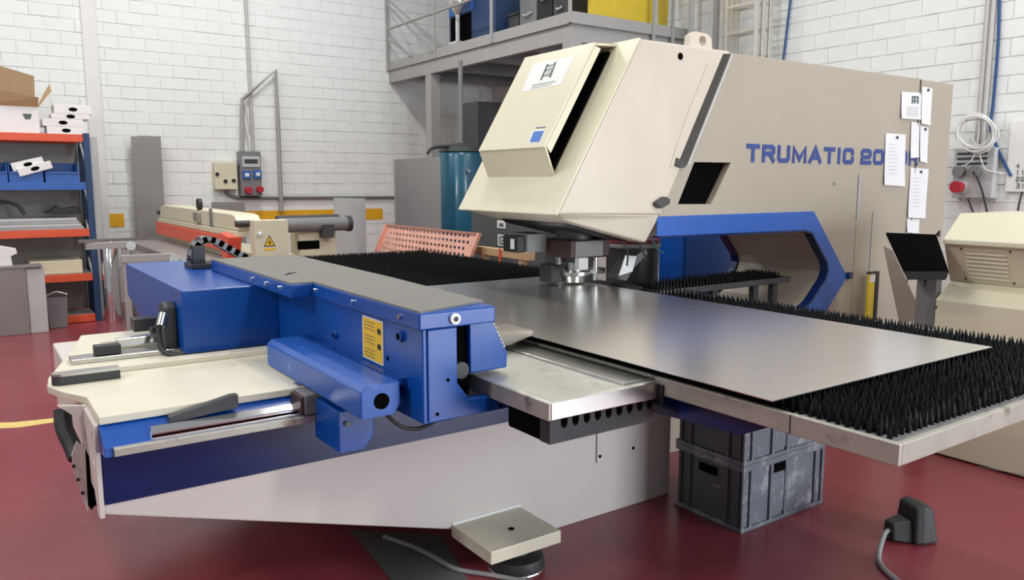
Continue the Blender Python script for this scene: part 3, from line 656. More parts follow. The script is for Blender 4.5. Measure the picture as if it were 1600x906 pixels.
obj('tool_clip', B(PXC - .10, PXC - .03, PYC - .17, PYC - .13, 1.10, 1.17), 'lightgrey', ram, bevel=.004)
tm = obj('tool_magazine', MB().prism([V(PXC + .22, 3.50, 1.02), V(PXC + .30, 3.48, 1.14), V(PXC + .42, 3.48, 1.20), V(PXC + .46, 3.50, 1.17), V(PXC + .36, 3.52, 1.08), V(PXC + .32, 3.54, 1.0)], (0, .12, 0)), 'midgrey', pm, bevel=.01)
obj('magazine_tag', MB().prism([V(PXC + .19, 3.47, 1.05), V(PXC + .30, 3.47, 1.07), V(PXC + .33, 3.47, 1.16), V(PXC + .24, 3.47, 1.17)], (0, .004, 0)), 'white', tm)
for k in range(3):
    obj('air_hose', MB().tube([V(PXC + .15 + .12 * k, 3.42, 1.29), V(PXC + .19 + .12 * k, 3.40, 1.2), V(PXC + .17 + .15 * k, 3.38, 1.12 + .03 * k)], .006), ('rubber', 'rubber', 'teal')[k], pm, smooth=True)
obj('die_holder', B(2.80, 3.30, 3.40, 4.02, 0.72, 0.985), 'black', pm)

# ================================================================== METAL SHEET
sh = obj('metal_sheet', MB().prism([V(SX0, SY0, 0.9965), V(SX1, SY0, 0.9965), V(SX1, SY1, 0.9965), V(SX0, SY1, 0.9965)], (0, 0, 0.003)), 'steel_sheet')
tag(sh, 'large flat grey steel sheet lying on the black brush table', 'metal sheet')
# papers fixed to the side of the machine
papers = [
 (((1409, 143), (1440, 145), (1437, 187), (1407, 185)), 'square white page with dark emblem stuck near the top rear of the machine', 1),
 (((1441, 135), (1457, 138), (1452, 196), (1438, 193)), 'narrow white note at the very top right of the machine side', 0),
 (((1424, 190), (1436.5, 192), (1434, 246), (1421, 247)), 'crumpled narrow paper strip above the letter R on the machine', 0),
 (((1438, 197), (1451, 199), (1447, 255), (1436, 252)), 'narrow pinned paper strip along the machine rear edge', 0),
 (((1384, 208), (1415, 210), (1412, 291), (1380, 289)), 'long white sheet covering zeros of the lettering on machine', 0),
 (((1423, 262), (1451, 264), (1444, 341), (1417, 340)), 'long white pinned page hanging below the letter R', 0),
 (((1417, 342), (1437, 343), (1434, 364), (1416, 363)), 'small pale paper at the bottom of the notes, above black operator panel', 0)]
for k, (qd, lb, lg) in enumerate(papers):
    P = [PY(*p, YS - .005) for p in qd]
    g = MB(); cen = sum(P, V(0, 0, 0)) / 4
    nseg = 5; L_ = [P[0] * (1 - t) + P[3] * t for t in [i / nseg for i in range(nseg + 1)]]; R_ = [P[1] * (1 - t) + P[2] * t for t in [i / nseg for i in range(nseg + 1)]]
    off = [0, -.002, -.003, -.004, -.006, -.010]
    for i in range(nseg):
        a, b, c, d = L_[i] + YA * off[i], R_[i] + YA * off[i], R_[i + 1] + YA * off[i + 1], L_[i + 1] + YA * off[i + 1]
        g.hexa([a, b, c, d], [p + YA * .001 for p in (a, b, c, d)])
    o = obj('paper_note', g, 'paper'); tag(o, lb, 'paper', 'papers on the machine side')
    def onp(u, v, e=.005): return (P[0] * (1 - u) + P[1] * u) * (1 - v) + (P[3] * (1 - u) + P[2] * u) * v - YA * (e + .010 * v * v)
    if lg:
        g = MB()
        for u0 in (.50, .62, .78): g.prism([onp(u0, .18), onp(u0 + .06, .18), onp(u0 + .06, .42), onp(u0, .42)], (0, .0005, 0))
        g.prism([onp(.5, .14), onp(.84, .14), onp(.84, .20), onp(.5, .20)], (0, .0005, 0)); g.prism([onp(.5, .30), onp(.84, .30), onp(.84, .34), onp(.5, .34)], (0, .0005, 0))
        obj('emblem', g, 'ink', o)
        g = MB()
        for v0 in (.55, .62, .70, .78, .85): g.prism([onp(.25, v0), onp(.85, v0), onp(.85, v0 + .025), onp(.25, v0 + .025)], (0, .0005, 0))
        obj('print_line', g, 'ink_soft', o)
    elif k in (1, 3, 4, 5):
        c = onp(.55, .07, .004); obj('magnet', MB().cyl(c, c - YA * .006, .011, n=12), 'darkgrey', o)
    if k in (4, 5):
        g = MB()
        for v0 in [.2 + .07 * i for i in range(9)]: g.prism([onp(.15, v0), onp(.15 + random.uniform(.3, .7), v0), onp(.5, v0 + .008), onp(.15, v0 + .008)], (0, .0004, 0))
        obj('print_line', g, 'ink_soft', o)
# ================================================================== CRATES
def crate(z0, label):
    x0, x1, y0, y1, h = 2.82, 3.44, 2.23, 2.65, 0.32
    t = thing('storage_crate', ((x0 + x1) / 2, (y0 + y1) / 2, z0), label, 'crate', 'crates stacked under the table')
    obj('floor_panel', B(x0 + .012, x1 - .012, y0 + .012, y1 - .012, z0 + .002, z0 + .014), 'crate_shaded', t)
    fr = obj('long_wall', B(x0 + .014, x1 - .014, y0 + .012, y0 + .020, z0 + .014, z0 + h - .03), 'crate', t)
    obj('long_wall', B(x0 + .014, x1 - .014, y1 - .020, y1 - .012, z0 + .014, z0 + h - .03), 'crate', t)
    ew = obj('end_wall', B(x0 + .012, x0 + .020, y0 + .0205, y1 - .0205, z0 + .014, z0 + h - .03), 'crate_shaded', t)
    obj('end_wall', B(x1 - .020, x1 - .012, y0 + .0205, y1 - .0205, z0 + .014, z0 + h - .03), 'crate_shaded', t)
    g = MB(); 
    for (a, b, c, d) in ((x0, x1, y0, y0 + .022), (x0, x1, y1 - .022, y1), (x0, x0 + .022, y0 + .022, y1 - .022), (x1 - .022, x1, y0 + .022, y1 - .022)): g.box(a, b, c, d, z0 + h - .03, z0 + h)
    obj('rim', g, 'crate', t, bevel=.003)
    g = MB()
    for (a, b, c, d) in ((x0, x1, y0, y0 + .02), (x0, x1, y1 - .02, y1), (x0, x0 + .02, y0 + .02, y1 - .02), (x1 - .02, x1, y0 + .02, y1 - .02)): g.box(a, b, c, d, z0 + .0, z0 + .02)
    obj('bottom_rim', g, 'crate', t, bevel=.003)
    for x in (x0, x0 + .055, x0 + .20, x0 + .31, x1 - .075, x1 - .02): obj('rib', B(x, x + .018, y0 + .001, y0 + .012, z0 + .02, z0 + h - .03), 'crate', fr)
    for y in (y0 + .022, y0 + .09, y1 - .10, y1 - .04): obj('rib', B(x0 + .001, x0 + .012, y, y + .016, z0 + .02, z0 + h - .03), 'crate_shaded', ew)
    obj('label_pocket', B(x0 + .22, x0 + .31, y0 + .006, y0 + .012, z0 + .04, z0 + h - .08), 'crate', fr)
    obj('handle_opening', B(x0 + .218, x0 + .312, y0 + .004, y0 + .0115, z0 + h - .075, z0 + h - .035), 'void', fr)
    obj('handle_opening', B(x0 + .006, x0 + .0115, y0 + .16, y0 + .27, z0 + h - .095, z0 + h - .055), 'void', ew)
    obj('embossed_text', B(x0 + .0095, x0 + .0115, y0 + .14, y0 + .19, z0 + h - .15, z0 + h - .135), 'midgrey', ew)
    return t
crate(0.0, 'dusty grey plastic crate standing on the floor, lower of the two')
crate(0.321, 'grey plastic crate stacked on another, upper one tucked under the table')
# dirt crumb beside crate
# ================================================================== PLUG AND CABLES ON FLOOR
pg = thing('power_plug', (3.42, 1.74, 0), 'black angular power connector with grey cord lying on the red floor', 'plug')
ux = (PZ(1480, 846, 0) - PZ(1395, 852, 0)); ux.z = 0; ux.normalize(); uy = V(-ux.y, ux.x, 0); p0 = PZ(1396, 850, 0)
def pl(u, v, z): return p0 + ux * u + uy * v + ZA * z
g = MB(); g.loft([[pl(0, 0, .012), pl(0, .085, .012), pl(0, .075, .085), pl(0, .012, .085)], [pl(.085, -.015, .002), pl(.085, .10, .002), pl(.085, .09, .105), pl(.085, .0, .105)]])
bdy = obj('plug_body', g, 'rubber', pg, bevel=.008)
g = MB(); g.loft([[pl(.082, -.035, .004), pl(.082, .125, .004), pl(.09, .11, .165), pl(.09, -.015, .165)], [pl(.12, -.04, .002), pl(.12, .13, .002), pl(.125, .115, .175), pl(.125, -.02, .175)], [pl(.20, -.03, .004), pl(.205, .12, .004), pl(.185, .10, .16), pl(.18, -.01, .16)]])
obj('plug_cap', g, 'rubber', pg, bevel=.012)
obj('power_cord', MB().tube([pl(.015, .03, .05), pl(-.03, .02, .045), PZ(1373, 868, .012), PZ(1378, 885, .011), PZ(1400, 905, .011), PZ(1440, 935, .011), PZ(1500, 960, .011)], .0105, n=10, sub=6), 'cable_grey', pg, smooth=True)
cbk = obj('floor_cable', MB().tube([PZ(600, 838, .012), PZ(640, 852, .012), PZ(670, 866, .012), PZ(710, 888, .012), PZ(760, 897, .012), PZ(830, 910, .012), PZ(900, 930, .012)], .010, n=8, sub=5), 'cable_grey', None, smooth=True)
tag(cbk, 'grey cable running along the floor beside the machine foot', 'cable')
fp = obj('steel_floor_plate', MB().prism([PZ(546, 828, 0.0), PZ(690, 836, 0), PZ(745, 930, 0), PZ(640, 940, 0)][::-1], (0, 0, .002)), 'floor_plate')
tag(fp, 'flat grey plate lying on the red floor under the machine base', 'floor plate')

# ================================================================== CONTROL CABINET (right)
cab = thing('control_cabinet', (5.0, 1.6, 0), 'cream control cabinet with louvred vents at right edge of the photo', 'cabinet')
CXF, CY0, CY1 = 4.63, 0.3, 2.345
obj('cabinet_body', MB().prism([V(CXF, CY0, 0.01), V(CXF, CY0, .925), V(CXF + .16, CY0, 1.02), V(5.5, CY0, 1.02), V(5.5, CY0, .01)], (0, CY1 - CY0, 0)), 'cream', cab, bevel=.006)
vp = obj('vent_panel', MB().prism([V(4.80, CY0, 1.02), V(4.70, CY0, 1.245), V(5.45, CY0, 1.245), V(5.45, CY0, 1.02)], (0, CY1 - CY0 + .01, 0)), 'cream', cab, bevel=.003)
obj('hood', MB().prism([V(4.66, CY0, 1.246), V(4.66, CY0, 1.275), V(4.84, CY0, 1.42), V(5.5, CY0, 1.42), V(5.5, CY0, 1.246)], (0, CY1 - CY0, 0)), 'cream', cab, bevel=.006)
for ya in (2.02, 1.55, 1.08):
    for k in range(7):
        t = .12 + .105 * k; x = 4.80 - .10 * t; z = 1.02 + .225 * t
        obj('louvre', MB().prism([V(x - .001, ya, z), V(x - .014, ya, z + .004), V(x - .010, ya, z + .013), V(x - .003, ya, z + .016)], (0, .22, 0)), 'cream', vp)
    for dy, t in ((-.02, .1), (.24, .1), (-.02, .9), (.24, .9)):
        c = V(4.80 - .10 * t, ya + dy, 1.02 + .225 * t); obj('screw', MB().cyl(c, c + V(-.005, 0, -.002), .006, n=8), 'darkgrey', vp)
c = PX(1463, 480, CXF); obj('screw', MB().cyl(c, c - XA * .004, .007, n=10), 'darkgrey', cab)
opn = obj('operator_panel', MB().hexa([PX(1384, 363, 4.62), PX(1463, 366, 4.62), PX(1483, 424, 4.42), PX(1411, 424, 4.42)], [PX(1384, 366, 4.65), PX(1462, 370, 4.65), PX(1476, 438, 4.47), PX(1419, 436, 4.47)]), 'void', cab, bevel=.003)
obj('panel_edge', MB().hexa([PX(1411, 424, 4.415), PX(1483, 424, 4.415), PX(1478, 437, 4.42), PX(1418, 437, 4.42)], [PX(1411, 424, 4.43), PX(1483, 424, 4.43), PX(1478, 437, 4.44), PX(1418, 437, 4.44)]), 'darkgrey', opn)
obj('panel_bracket', MB().prism([PX(1462, 366, 4.64), PX(1467, 360, 4.64), PX(1466, 370, 4.64)], (.02, 0, 0)), 'black', opn)
obj('panel_pin', MB().prism([PX(1443, 437, 4.43), PX(1447, 437, 4.43), PX(1446, 448, 4.43), PX(1444, 448, 4.43)], (.01, 0, 0)), 'black', opn)
obj('panel_stand', MB().hexa([PX(1380, 384, 4.75), PX(1395, 392, 4.75), PX(1445, 500, 4.75), PX(1405, 505, 4.75)], [PX(1380, 384, 4.76), PX(1395, 392, 4.76), PX(1445, 500, 4.76), PX(1405, 505, 4.76)]), 'beige', cab)
obj('panel_post', B(4.66, 4.72, 2.36, 2.48, 0.0, 1.12), 'midgrey', cab, bevel=.004)
obj('panel_arm', B(4.55, 4.72, 2.37, 2.44, 1.10, 1.16), 'midgrey', cab)
g = [PX(1556, 602, CXF - .002), PX(1595, 602, CXF - .002)]
obj('cover_seam', MB().prism([PX(1527, 728, CXF - .001), PX(1600, 742, CXF - .001), PX(1600, 743, CXF - .001), PX(1527, 729, CXF - .001)], (.004, 0, 0)), 'midgrey', cab)
# yellow level leaning on the machine
ly = PY(1366, 430, 3.12)
lv = thing('spirit_level', (ly.x, 3.13, 0), 'yellow and black spirit level standing upright against the machine side', 'spirit level')
a_, b_ = PY(1359, 428, 3.12), PY(1372, 428, 3.12)
obj('level_body', B(a_.x, a_.x + (b_.x - a_.x) * .7, 3.12, 3.14, 0.0, a_.z), 'yellow', lv, bevel=.003)
obj('level_back', B(a_.x + (b_.x - a_.x) * .72, b_.x + .01, 3.115, 3.142, 0.0, a_.z + .012), 'black', lv)
obj('end_cap', B(a_.x - .004, a_.x + (b_.x - a_.x) * .715, 3.114, 3.142, a_.z, a_.z + .012), 'black', lv)
obj('level_mark', B(a_.x + .004, a_.x + (b_.x - a_.x) * .66, 3.1175, 3.1195, a_.z - .06, a_.z - .005), 'white', lv)

# ================================================================== RIGHT WALL FITTINGS
def on_wr(px_, py_, off=0.0): return PX(px_, py_, WX - off)
a, b = on_wr(1492, 232, .1), on_wr(1549, 310, .1)
sbx = thing('socket_board', (WX - .05, (a.y + b.y) / 2, b.z), 'grey wall socket box with red plug behind a coil of white cable', 'socket box')
sb_ = obj('box_body', B(WX - .10, WX - .002, min(a.y, b.y), max(a.y, b.y), b.z, a.z), 'lightgrey', sbx, bevel=.008)
for k in range(3): obj('breaker_window', B(WX - .105, WX - .1, b.y + .06, a.y - .03, a.z - .06 - .045 * k, a.z - .04 - .045 * k), 'darkgrey', sb_)
c = on_wr(1500, 292, .12); obj('red_plug', MB().cyl(c + XA * .02, c - XA * .09, .048, .052), 'plug_red', sbx, smooth=True)
obj('plug_collar', MB().cyl(c + XA * .03, c - XA * .01, .06), 'lightgrey', sbx, smooth=True)
c = on_wr(1525, 268, .11); obj('plug_socket', MB().cyl(c + XA * .01, c - XA * .05, .05), 'midgrey', sbx, smooth=True)
c2 = on_wr(1500, 268, .11); obj('plug_socket', MB().cyl(c2 + XA * .01, c2 - XA * .05, .05), 'midgrey', sbx, smooth=True)
obj('black_lead', MB().tube([c - XA * .05, on_wr(1530, 285, .14), on_wr(1538, 312, .13), on_wr(1545, 345, .12)], .010), 'rubber', sbx, smooth=True)
obj('black_lead', MB().tube([on_wr(1512, 310, .08), on_wr(1520, 330, .07), on_wr(1526, 350, .07)], .008), 'rubber', sbx, smooth=True)
g = MB()
for k in range(6):
    cx_, cy_, r1, r2 = 1527 + random.uniform(-5, 5), 214 + random.uniform(-5, 6), 29 + random.uniform(-5, 5), 27 + random.uniform(-5, 4)
    ph = random.random() * 6
    g.tube([on_wr(cx_ + r1 * math.cos(a2 + ph), cy_ + r2 * math.sin(a2 + ph) - 6, .14 + .012 * k + .01 * math.sin(3 * a2)) for a2 in [2 * math.pi * i / 18 for i in range(19)]], .008, n=6, sub=2)
g.tube([on_wr(1510, 225, .15), on_wr(1518, 215, .15), on_wr(1528, 235, .15), on_wr(1538, 262, .14), on_wr(1550, 268, .12), on_wr(1575, 272, .02)], .006, n=6)
g.tube([on_wr(1530, 200, .15), on_wr(1527, 225, .15), on_wr(1518, 250, .15), on_wr(1500, 262, .13)], .006, n=6)
o = obj('cable_coil', g, 'cable_white', None, smooth=True); tag(o, 'coil of thin white cable hung on the right wall over the sockets', 'cable')
for k, (xa, xb) in enumerate((((1543), (1530)), ((1552), (1538)))):
    t_ = on_wr(xa, -40, .04); bt = on_wr(xb, 232, .04)
    o = obj('conduit_pipe', MB().cyl(V(WX - .035, (t_.y + bt.y) / 2, bt.z), V(WX - .035, (t_.y + bt.y) / 2, 4.2), .022, n=14), 'pvc', None, smooth=True)
    tag(o, ('grey conduit pipe on right wall, left of the pair above the sockets', 'grey conduit pipe on right wall, right of the pair above the sockets')[k], 'pipe', 'conduits on the right wall')
o = obj('blue_cable', MB().tube([on_wr(1562, -40, .03), on_wr(1560, 60, .03), on_wr(1552, 160, .03), on_wr(1548, 200, .03), on_wr(1562, 240, .03), on_wr(1580, 275, .03)], .014), 'cable_blue', None, smooth=True); tag(o, 'dark blue cable beside the conduit pipes on the right wall', 'cable')
o = obj('blue_cable', MB().tube([on_wr(1240, -40, .03), on_wr(1234, 10, .03), on_wr(1228, 60, .03), on_wr(1222, 110, .03), on_wr(1219, 150, .03)], .013), 'cable_blue', None, smooth=True); tag(o, 'dark blue cable hanging on the wall right of the ladder', 'cable')
a, b = on_wr(1580, 190, .02), on_wr(1625, 300, .02)
db = thing('wall_chart', (WX - .01, (a.y + b.y) / 2, b.z), 'white numbered board on the wall at the right photo edge', 'wall chart')
wb = obj('board', B(WX - .03, WX - .004, min(a.y, b.y), max(a.y, b.y), b.z, a.z), 'white', db, bevel=.003)
for k, n2 in enumerate(('4', '11', '22', '31')):
    c = on_wr(1588, 262 + 10.5 * k, .032)
    for j, ch in enumerate(n2): obj('numeral', glyph(ch, c - YA * (.04 * j), -YA, ZA, .022, .035, .008, (.001, 0, 0)), 'ink', wb)
obj('board_lead', MB().tube([on_wr(1597, 300, .03), on_wr(1592, 320, .03), on_wr(1588, 345, .03)], .008), 'rubber', db, smooth=True)

# ================================================================== LADDER
ld = thing('ladder', (7.3, 6.2, 0), 'aluminium extension ladder leaning upright behind the machine', 'ladder')
yl, yr = PX(1140, 50, 7.3).y, PX(1190, 50, 7.3).y
for k in range(3):
    X = 7.18 + .09 * k
    L1 = PX(1136 + 8 * k, 50, X).y; R1 = PX(1181 + 11 * k, 50, X).y
    for y in (L1, R1): obj('stile', B(X - .028, X + .028, y - .014, y + .014, 0.0, 4.3), 'alu', ld, bevel=.003)
    for r in range(15):
        z = .15 + .28 * r + .0 * k
        obj('rung', B(X - .014, X + .014, R1 + .0145, L1 - .0145, z, z + .03), 'alu', ld)
for k in range(2):
    p = PX((1079, 1118)[k], 40, 7.35)
    o = obj('steel_profile', B(7.33, 7.39, p.y - .03, p.y + .03, 0.0, 4.4), ('lightgrey', 'mezz_grey')[k], bevel=.006); tag(o, ('pale steel profile standing upright just right of the yellow board', 'grey steel profile standing upright just left of the ladder')[k], 'steel profile', 'profiles standing by the right wall')

# ================================================================== MEZZANINE
XM, YM = 5.63, 7.0
mz = thing('mezzanine', (6.6, 9.3, 0), 'grey steel mezzanine platform with railing above the back corner', 'mezzanine')
obj('deck', B(XM + .02, WX, YM + .02, WY, 3.33, 3.36), 'mezz_grey', mz)
obj('edge_beam', B(XM + .03, XM + .11, YM + .05, WY - .002, 3.15, 3.33), 'mezz_grey', mz)
obj('edge_beam', B(XM + .11, WX - .002, YM + .05, YM + .13, 3.15, 3.33), 'mezz_grey', mz)
obj('toe_board', B(XM, XM + .018, YM, WY - .002, 3.335, 3.46), 'mezz_grey', mz)
obj('toe_board', B(XM + .0185, WX - .002, YM, YM + .018, 3.335, 3.46), 'mezz_grey', mz)
for y in (7.9, 8.9, 9.9, 10.9): obj('joist', B(XM + .11, WX - .01, y, y + .08, 3.16, 3.33), 'midgrey', mz)
for y in (10.33, 7.12): obj('column', B(XM + .03, XM + .19, y - .08, y + .08, 0, 3.15), 'mezz_grey', mz, bevel=.006)
posts_y = [PX(x, 20, XM + .01).y for x in (606, 680, 770, 893)]
for y in posts_y: obj('railing_post', B(XM - .022, XM - .001, y - .022, y + .022, 3.34, 4.5), 'mezz_grey', mz)
for z in (3.95, 4.45): obj('rail', MB().cyl((XM - .012, posts_y[0], z), (XM - .012, posts_y[-1], z), .018, n=10), 'mezz_grey', mz)
for i, (z0, z1) in enumerate(((4.40, 3.42), (3.90, 3.42))):
    y1 = posts_y[1] + (.0 if i == 0 else .55); obj('brace', MB().bar((XM - .014, posts_y[0] - .05, z0 - .1), (XM - .014, y1 + (.05 if i == 0 else .15), z1 if i == 0 else 3.45), .02, .03), 'mezz_grey', mz)
xp = PY(1050, 20, YM + .01).x; xp2 = PY(1020, 20, YM + .01).x
for x in (xp, xp2): obj('railing_post', B(x - .02, x + .02, YM - .022, YM - .001, 3.2, 4.5), 'mezz_grey', mz)
# things on the deck
dz = 3.361
a, b = PX(700, 20, 5.95), PX(772, 20, 5.95)
bc = thing('blue_cabinet', (6.2, (a.y + b.y) / 2, dz), 'blue cabinet standing on the mezzanine deck behind the railing', 'cabinet')
obj('cabinet_body', B(5.97, 6.5, b.y, a.y, dz, 4.9), 'rack_blue', bc, bevel=.006)
obj('cabinet_door', B(5.955, 5.968, b.y + (a.y - b.y) * .45, a.y - .02, 3.95, 4.85), 'bin_blue', bc)
obj('dark_bay', B(5.96, 5.969, b.y + (a.y - b.y) * .5, a.y - .06, dz + .02, 3.93), 'void', bc)
p = PX(715, 30, 5.79)
dr = thing('bench_grinder', (5.79, p.y, dz), 'small grey pillar machine in front of the blue cabinet upstairs', 'machine tool')
obj('pillar', MB().cyl((5.79, p.y, dz), (5.79, p.y, 4.0), .03), 'lightgrey', dr, smooth=True)
obj('pillar_base', B(5.70, 5.87, p.y - .11, p.y + .11, dz, dz + .16), 'lightgrey', dr, bevel=.01)
obj('pillar_head', MB().lathe((5.79, p.y, 0), [(.03, 3.88), (.12, 4.02), (.13, 4.12), (.08, 4.2)]), 'alu', dr, smooth=True)
for k, (x0, x1, h, m, lb) in enumerate(((794, 810, .40, 'darkgrey', 'low dark box on mezzanine deck beside the blue cabinet'), (812, 838, .62, 'midgrey', 'grey crate in the middle of the mezzanine deck clutter'), (840, 862, .85, 'black', 'tall black machine part standing on the mezzanine deck'), (864, 886, .55, 'darkgrey', 'dark box next to the mezzanine corner post'))):
    a, b = PX(x0, 20, 6.1), PX(x1, 20, 6.1)
    t = thing('stored_box', (6.3, (a.y + b.y) / 2, dz), lb, 'box', 'clutter on the mezzanine')
    obj('box_body', B(6.1, 6.5, b.y, a.y, dz, dz + h), m, t, bevel=.01)
    obj('box_lid', B(6.08, 6.52, b.y - .01, a.y + .01, dz + h, dz + h + .03), m, t, bevel=.006)
    obj('handle', MB().tube([V(6.09, b.y + .08, dz + h * .6), V(6.06, (a.y + b.y) / 2, dz + h * .55), V(6.09, a.y - .08, dz + h * .6)], .012), 'lightgrey', t, smooth=True)
a, b = PY(920, 20, YM + .12), PY(1018, 20, YM + .12)
o = obj('yellow_board', B(a.x, b.x, YM + .10, YM + .14, dz, 4.6), 'wire_yellow', bevel=.003); tag(o, 'large yellow board standing at the mezzanine front edge', 'board')
a, b = PY(1022, 20, YM + .3), PY(1047, 20, YM + .3)
o = obj('yellow_sheet', MB().prism([V(a.x, YM + .2, dz), V(b.x - .1, YM + .25, dz), V(b.x + .1, YM + .4, 4.6), V(a.x + .05, YM + .3, 4.6)], (0, .02, 0)), 'wire_yellow'); tag(o, 'narrow curled yellow sheet leaning right of the yellow board', 'sheet')

# ================================================================== LEFT WALL ELECTRICS
def on_wl(px_, py_, off=0.0): return PY(px_, py_, WY - off)
a, b = on_wl(335, 253, .15), on_wl(372, 296, .15)
eb = thing('switch_box', ((a.x + b.x) / 2, WY - .07, b.z), 'beige switch box on the left wall with round knobs', 'switch box')
e_ = obj('box_body', B(a.x, b.x, WY - .15, WY - .002, b.z, a.z), 'shear_cream', eb, bevel=.01)
for p in ((352, 283), (365, 282), (339, 272)):
    c = on_wl(*p, .15); obj('knob', MB().cyl(c, c - YA * .02, .025, n=14), 'black', e_)
a, b = on_wl(374, 236, .16), on_wl(410, 306, .16)
eb = thing('wall_socket_unit', ((a.x + b.x) / 2, WY - .08, b.z), 'grey wall socket panel with two blue sockets and red plugs', 'socket unit')
e_ = obj('panel_body', B(a.x, b.x, WY - .16, WY - .002, b.z, a.z), 'midgrey', eb, bevel=.008)
obj('breaker_cover', B(a.x + .03, b.x - .02, WY - .175, WY - .161, a.z - .22, a.z - .07), 'lightgrey', e_)
obj('breaker_slot', B(a.x + .06, b.x - .05, WY - .18, WY - .176, a.z - .17, a.z - .11), 'darkgrey', e_)
for p in ((385, 273), (402, 272)):
    c = on_wl(*p, .165); q_ = obj('blue_socket', B(c.x - .055, c.x + .055, WY - .19, WY - .161, c.z - .055, c.z + .055), 'bin_blue', e_); obj('socket_face', B(c.x - .025, c.x + .03, WY - .194, WY - .1905, c.z - .025, c.z + .025), 'white', q_)
for p in ((387, 297), (405, 296)):
    c = on_wl(*p, .16); obj('red_plug', MB().cyl(c, c - YA * .08, .05, .045), 'plug_red', e_, smooth=True)
def pipe(pts, r, m, lb, name='conduit_pipe', off=.03, sub=1):
    o = obj(name, MB().tube([on_wl(*p, off) for p in pts], r, sub=sub), m, None, smooth=True); tag(o, lb, 'pipe', 'conduits on the left wall'); return o
pipe(((383, -30), (390, 120), (396, 236)), .024, 'pvc', off=.035, lb='tall thin grey conduit rising off the top of the photo')
pipe(((379, 236), (379, 155), (431, 110), (435, 200), (440, 330)), .030, 'mezz_grey', off=.10, lb='bent steel conduit loop rising over the socket panel')
pipe(((382, 160), (391, 212)), .014, 'pvc', off=.165, lb='short thin slanting conduit just above socket panel')
pipe(((352, 299), (358, 305), (372, 309), (500, 308.5), (622, 308)), .022, 'midgrey', off=.035, lb='long horizontal grey conduit along left wall under socket panel')

# ================================================================== SHELVING RACK (left)
RY0, RY1 = 10.2, 10.78
rk = thing('shelving_rack', (0.4, 10.5, 0), 'blue shelving rack with orange beams against the left wall', 'shelving rack')
RXR = 1.165
for x in (RXR, -0.75):
    for y in (RY0, RY1 - .05): obj('rack_post', B(x, x + .065, y, y + .05, 0, 2.15 if x > 0 else 2.15), 'rack_blue', rk)
for z in (0.35, 0.8, 1.25, 1.7): obj('side_brace', MB().bar((RXR + .03, RY0 + .04, z), (RXR + .03, RY1 - .04, z + .35), .02, .03), 'lightgrey', rk)
levels = [(2.135, 'orange_red'), (1.60, 'bin_blue'), (1.075, 'orange_red'), (0.565, 'orange_red'), (0.09, 'orange_red')]
for z, m in levels:
    obj('shelf_beam', B(-.685, RXR - .003, RY0 - .012, RY0 + .03, z - .085, z), m, rk, bevel=.004)
    obj('shelf_beam', B(-.685, RXR - .003, RY1 - .045, RY1 - .005, z - .085, z), m, rk, bevel=.004)
    obj('shelf_board', B(-.685, RXR - .003, RY0 + .031, RY1 - .046, z - .025, z - .003), 'panel_grey', rk)
obj('back_panel', B(-.685, RXR - .003, RY1 - .004, RY1 + .006, 0.0, 2.10), 'panel_grey', rk)
# open cardboard box
z0 = 2.136
a, b = PY(-30, 180, 10.25), PY(60, 180, 10.25)
cbx = thing('cardboard_box', ((a.x + b.x) / 2, 10.45, z0), 'open cardboard box with raised flaps on the top shelf', 'cardboard box')
hz = PY(30, 166, 10.25).z
for nm, bb_ in (('box_front', (a.x, b.x, 10.25, 10.256)), ('box_back', (a.x, b.x, 10.65, 10.656)), ('box_side', (a.x, a.x + .006, 10.2565, 10.6495)), ('box_side', (b.x - .006, b.x, 10.2565, 10.6495))): obj(nm, B(*bb_, z0, hz), 'white', cbx)
obj('box_bottom', B(a.x + .007, b.x - .007, 10.257, 10.649, z0, z0 + .006), 'card', cbx)
def flap(p, name, m, th=(0, .005, 0)): obj(name, MB().prism(p, th), m, cbx)
hf = PY(30, 142, 10.20).z
flap([V(a.x, 10.25, hz), V(b.x, 10.25, hz), V(b.x + .01, 10.17, hf - .06), V(a.x - .02, 10.17, hf + .02)], 'box_flap', 'card')
hb_ = PY(40, 112, 10.65).z
flap([V(a.x, 10.65, hz), V(b.x, 10.65, hz), V(b.x + .02, 10.68, hb_ - .04), V(a.x + .12, 10.68, hb_ + .08)], 'box_flap', 'card_dark')
flap([V(b.x, 10.26, hz), V(b.x, 10.64, hz), V(b.x + .16, 10.64, hz + .30), V(b.x + .14, 10.26, hz + .18)], 'box_flap', 'card', (.005, 0, 0))
c = PY(42, 182, 10.249); obj('print_mark', MB().prism([c + V(-.04, 0, .03), c + V(.05, 0, .03), c + V(.03, 0, -.03), c + V(-.02, 0, -.03)], (0, .0008, 0)), 'ink', cbx)
# flat white boxes
def flat_box(px0, px1, ya, z, h, label, tilt=0.0, dx=0.0, grp='flat white boxes on the rack'):
    p, q_ = PY(px0, ya, 10.28), PY(px1, ya, 10.28); cx_ = (p.x + q_.x) / 2; wd = (q_.x - p.x)
    t = thing('flat_box', (cx_, 10.42, z), label, 'box', grp)
    bo = obj('box_body', B(cx_ - wd / 2, cx_ + wd / 2, 10.28, 10.60, z, z + h), 'white', t, bevel=.004)
    c = V(cx_ + dx, 10.2795, z + h * .5)
    obj('grip_hole', MB().prism([c + V(.045 * math.cos(k * math.pi / 6), 0, .022 * math.sin(k * math.pi / 6)) for k in range(12)], (0, -.001, 0)), 'void', t)
    if tilt: t.rotation_euler = (0, tilt, 0)
    return t
flat_box(73, 133, 200, 2.136, .085, 'flat white box directly on the top shelf, bottom of its stack')
flat_box(66, 130, 190, 2.222, .085, 'flat white box second from the bottom of the top shelf stack')
flat_box(80, 140, 180, 2.308, .055, 'thin pale box second from top of the top shelf stack')
